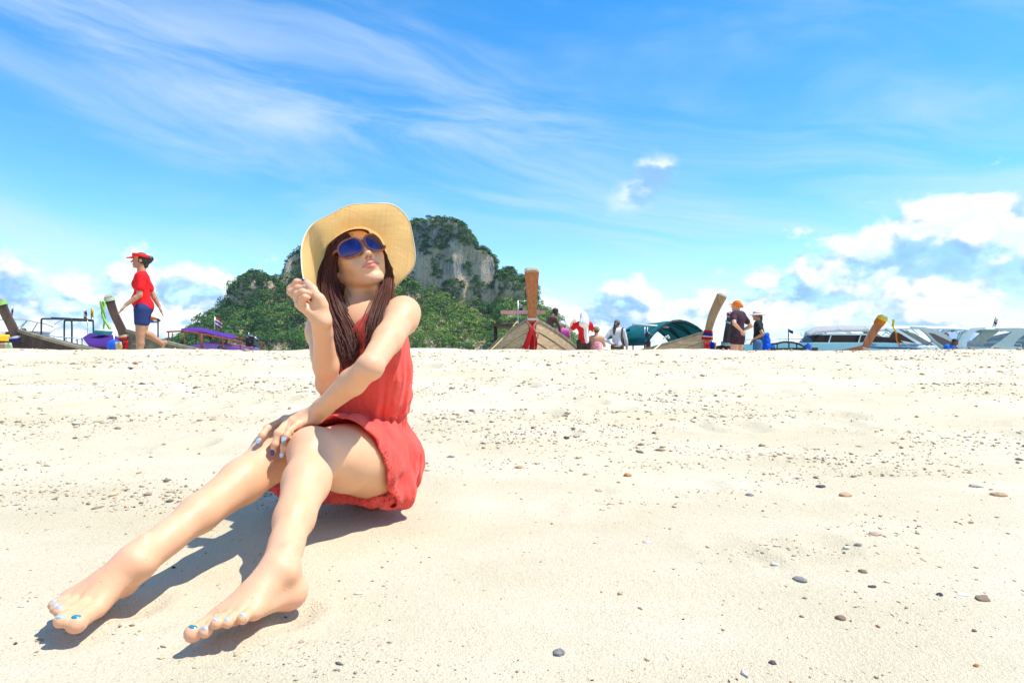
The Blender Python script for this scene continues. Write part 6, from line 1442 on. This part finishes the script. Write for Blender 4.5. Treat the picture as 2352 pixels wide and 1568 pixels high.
# 12-14 at the right
person('boatman in a blue shirt bending forward below the orange lifebuoy', on(2166, 20.5, -.52), (.4, -.8), 1.66, dict(head=(0, .36, 1.36), neck=(0, .24, 1.28), chest=(0, .14, 1.15), waist=(0, .04, 1.0), shR=(.17, .20, 1.22), shL=(-.17, .20, 1.22), elR=(.20, .30, .98), wrR=(.18, .34, .76), elL=(-.20, .30, .98), wrL=(-.18, .36, .76), look=(0, 1, -.5)), SK_DARK, fabric('azure_shirt', (.01, .13, .55)), .6, fabric('dark_shorts', (.03, .03, .04)), .7, BLACKH, .010)
person('boatman in a light blue top sitting low under the far right hardtop', on(2228, 22., -.92), (.6, -.6), 1.64, dict(), SK_DARK, fabric('sky_blue_top', (.10, .26, .50)), .5, fabric('dark_shorts', (.03, .03, .04)), .7, BLACKH, .012)
person('boatman in a dark blue top beside the curved cream arch at far right', on(2292, 22., -.92), (.5, -.6), 1.64, dict(), SK_DARK, fabric('dull_blue_top', (.05, .12, .26)), .5, fabric('dark_shorts', (.03, .03, .04)), .7, BLACKH, .012)
# ------------------------------------------------------------------ stones, shells and coral grit on the sand
def ground_hit(u, v):
    D = np.linspace(.3, 8.3, 800); P = np.array([C(u, v, d) for d in D]); z = ground(P[:, 0], P[:, 1])
    hit = np.flatnonzero(P[:, 2] < z); return P[hit[0]] if len(hit) else P[-1]
def stone_mat(name, a, b, rough=.8): return mat(name, a, rough, .3, var=.2, vscale=90, bump=.4, bscale=160, col2=b, dist=.004)
ST = {'grey': stone_mat('grey_stone', (.26, .25, .25), (.13, .12, .12)), 'dark': stone_mat('dark_stone', (.085, .08, .085), (.04, .04, .045)), 'tan': stone_mat('tan_stone', (.50, .33, .18), (.34, .21, .11)), 'orange': stone_mat('orange_stone', (.52, .23, .06), (.36, .14, .04)),
      'pale': stone_mat('pale_coral', (.62, .58, .52), (.42, .38, .34)), 'brown': stone_mat('brown_stone', (.28, .19, .13), (.16, .11, .08)), 'pink': stone_mat('pinkish_stone', (.52, .36, .29), (.38, .25, .20)), 'white': stone_mat('white_shell', (.80, .77, .74), (.62, .56, .54), .4)}
zz6 = lambda x, y: ((1254 + x / 1.8756) * .9378, (1000 + y / 1.8756) * .9378)
STONES = [(zz6(215, 1130), 32, .62, 'grey', 'lumpy grey-brown coral stone lying lowest of all near the bottom centre'), (zz6(1198, 1174), 18, .7, 'dark', 'small dark grey stone near the bottom edge right of centre'),
 (zz6(1525, 400), 34, .42, 'tan', 'flat orange-tan pebble, the largest warm-coloured one on the right'), (zz6(530, 312), 20, .65, 'orange', 'bright orange-brown pebble in the gravel right of the skirt'), (zz6(250, 140), 13, .7, 'dark', 'dark pebble alone on pale sand level with her waist'),
 (zz6(1090, 398), 18, .5, 'grey', 'slate grey pebble left of the flat orange-tan one'), (zz6(2130, 360), 32, .5, 'pale', 'pale grey rounded stone in the gravel line at the right'), (zz6(1420, 360), 26, .35, 'dark', 'wide dark flat stone in the gravel line, right of centre'),
 (zz6(1670, 582), 28, .4, 'pink', 'flat pinkish tan pebble on open sand below the orange-tan one'), (zz6(620, 614), 22, .35, 'pale', 'thin pale grey pebble on open sand right of the dress shadow'), (zz6(1590, 627), 18, .45, 'grey', 'grey oval pebble just left of the flat pinkish one'),
 (zz6(1612, 755), 22, .55, 'brown', 'rough brown coral piece in the lower right sand'), (zz6(1322, 790), 32, .4, 'grey', 'wide rough grey coral piece in the lower right sand'), (zz6(1965, 862), 16, .65, 'dark', 'round black pebble at the lower right'),
 (zz6(2165, 885), 38, .40, 'brown', 'long brown-grey piece of coral near the right edge'), (zz6(1650, 818), 20, .35, 'dark', 'thin dark flat pebble below the rough brown coral'), (zz6(1510, 970), 26, .6, 'brown', 'brown wedge-shaped stone among dark chips at the lower right'),
 (zz6(2125, 1034), 12, .8, 'brown', 'small round brown pebble near the right bottom corner'), (zz6(2133, 1194), 13, .9, 'orange', 'small orange pebble closest to the bottom right corner'), (zz6(35, 274), 20, .55, 'tan', 'tan pebble at the left end of the gravel patch beside the skirt'),
 (zz6(395, 382), 20, .5, 'pink', 'pinkish pebble on pale sand below the bright orange one'), (zz6(2235, 400), 34, .4, 'tan', 'long tan-grey stone below the gravel line at far right'), (zz6(2070, 858), 22, .3, 'white', 'white broken shell beside the round black pebble'),
 (zz6(1210, 720), 20, .45, 'pale', 'pale rounded pebble above the wide rough grey coral'), ((90, 1475), 20, .5, 'tan', 'tan pebble next to the shadow of her right toes'), ((322, 1470), 18, .35, 'white', 'white shell chip between her two feet'), ((399, 1305), 11, .75, 'dark', 'round black pebble in the shadow of her right shin'), ((692, 1478), 14, .6, 'pink', 'small pinkish coral bit right of her near foot'), ((1035, 1050), 20, .4, 'grey', 'grey pebble just right of the side of her skirt')]
def stone(name, p, w, hgt, m, seed, label):
    rng = np.random.default_rng(seed); b = MB(); b.ball((0, 0, 0), 1., None, 14, 9); P = np.array(b.v)
    n = fbm(P * 1.3 + seed * 3.1, 3); P = P * (1 + .55 * n[:, None] + .12 * fbm(P * 4. + seed, 2)[:, None]); P[:, 2] *= hgt * .8; P[:, 1] *= rng.uniform(.7, .95)
    a = rng.uniform(-.6, .6); c, s = math.cos(a), math.sin(a); P = P @ np.array(((c, s, 0), (-s, c, 0), (0, 0, 1.))) * w / 2
    z = float(ground(p[0:1], p[1:2])[0]); P = P + V(p[0], p[1], z + w / 2 * hgt * .12)
    return tag(mesh_obj(name, P, b.f, m), label, 'shell' if 'shell' in label else 'stone', 'larger stones and shells strewn over the sand')
for i, ((u, v), wpx, hh, c_, lb) in enumerate(STONES):
    p = ground_hit(u, v); stone('shell' if 'shell' in lb else 'stone', p, wpx / FPX * p[1] * .95, hh, ST[c_], i + 5, lb)
def grit():
    rng = np.random.default_rng(21); N = 80000
    y = np.exp(rng.uniform(math.log(.62), math.log(8.45), N)); x = rng.uniform(-1, 1, N) * (.25 + .92 * y)
    P = np.stack([x * .9, y * 2.2, 0 * x], 1); m = fbm(P, 3) + .5 * fbm(P * 3.7 + 8, 2)
    far = np.clip((y - 1.6) / 2, 0, 1); keep = rng.random(N) < np.clip(.14 + .10 * far + 1.2 * m, .05, 1); x, y, m = x[keep], y[keep], m[keep]; n = len(x)
    s = .00092 * y ** .80 * np.exp(rng.normal(0, .55, n)) * (1 + .5 * np.clip(m, 0, 1)); s = np.minimum(s, .0056 * y ** .8)
    z = ground(x, y)
    base = np.array([(1, 0, 0), (0, 1, 0), (-1, 0, 0), (0, -1, 0), (0, 0, 1), (0, 0, -.6)], float); T = np.array([(0, 1, 4), (1, 2, 4), (2, 3, 4), (3, 0, 4), (1, 0, 5), (2, 1, 5), (3, 2, 5), (0, 3, 5)])
    jit = 1 + rng.normal(0, .28, (n, 6, 3)); an = rng.uniform(0, 6.28, n); el = rng.uniform(.8, 2.2, n)
    Q = base[None] * jit; Q[:, :, 0] *= el[:, None]; Q[:, :, 2] *= .75
    X = Q[:, :, 0] * np.cos(an)[:, None] - Q[:, :, 1] * np.sin(an)[:, None]; Yy = Q[:, :, 0] * np.sin(an)[:, None] + Q[:, :, 1] * np.cos(an)[:, None]
    Vv = np.stack([x[:, None] + X * s[:, None], y[:, None] + Yy * s[:, None], z[:, None] + (Q[:, :, 2] + .30) * s[:, None]], -1).reshape(-1, 3)
    F = (T[None] + 6 * np.arange(n)[:, None, None]).reshape(-1, 3)
    pal = np.array([(.58, .44, .27), (.48, .34, .19), (.34, .26, .18), (.20, .18, .16), (.08, .075, .07), (.74, .68, .58), (.46, .24, .10), (.40, .33, .30)])
    ci = rng.choice(8, n, p=[.36, .26, .14, .06, .025, .08, .035, .04]); col = pal[ci] * rng.uniform(.8, 1.15, (n, 1)); cc = np.ones((n, 6, 4), np.float32); cc[:, :, :3] = col[:, None]
    m_ = bpy.data.materials.new('coral_grit'); m_.use_nodes = True; t = NT(m_.node_tree); b = t.n['Principled BSDF']
    t.l.new(t.new('ShaderNodeAttribute', attribute_name='grain').outputs['Color'], b.inputs['Base Color']); b.inputs['Roughness'].default_value = .85; b.inputs['Specular IOR Level'].default_value = .25
    o = mesh_obj('coral_grit', Vv, F, m_, None, False); o['kind'] = 'stuff'; o['label'] = 'scattered coral grit, shell chips and gravel over the pale sand'
    ca = o.data.color_attributes.new('grain', 'FLOAT_COLOR', 'POINT'); ca.data.foreach_set('color', cc.reshape(-1, 4).ravel())
grit()
# ------------------------------------------------------------------ sea air
def haze():
    b = MB(); lo = V(-700, -12, -9); hi = V(3350, 3150, 190); b.box((lo + hi) / 2, hi - lo)
    m = bpy.data.materials.new('sea_haze'); m.use_nodes = True; n = m.node_tree.nodes; n.remove(n['Principled BSDF'])
    pv = n.new('ShaderNodeVolumePrincipled'); pv.inputs['Color'].default_value = (.55, .76, 1, 1); pv.inputs['Density'].default_value = 0.9e-4; pv.inputs['Anisotropy'].default_value = .1
    m.node_tree.links.new(pv.outputs[0], n['Material Output'].inputs['Volume'])
    o = b.build('haze', m, None, False); o['kind'] = 'stuff'; o['label'] = 'thin bluish sea haze over the bay'
haze()
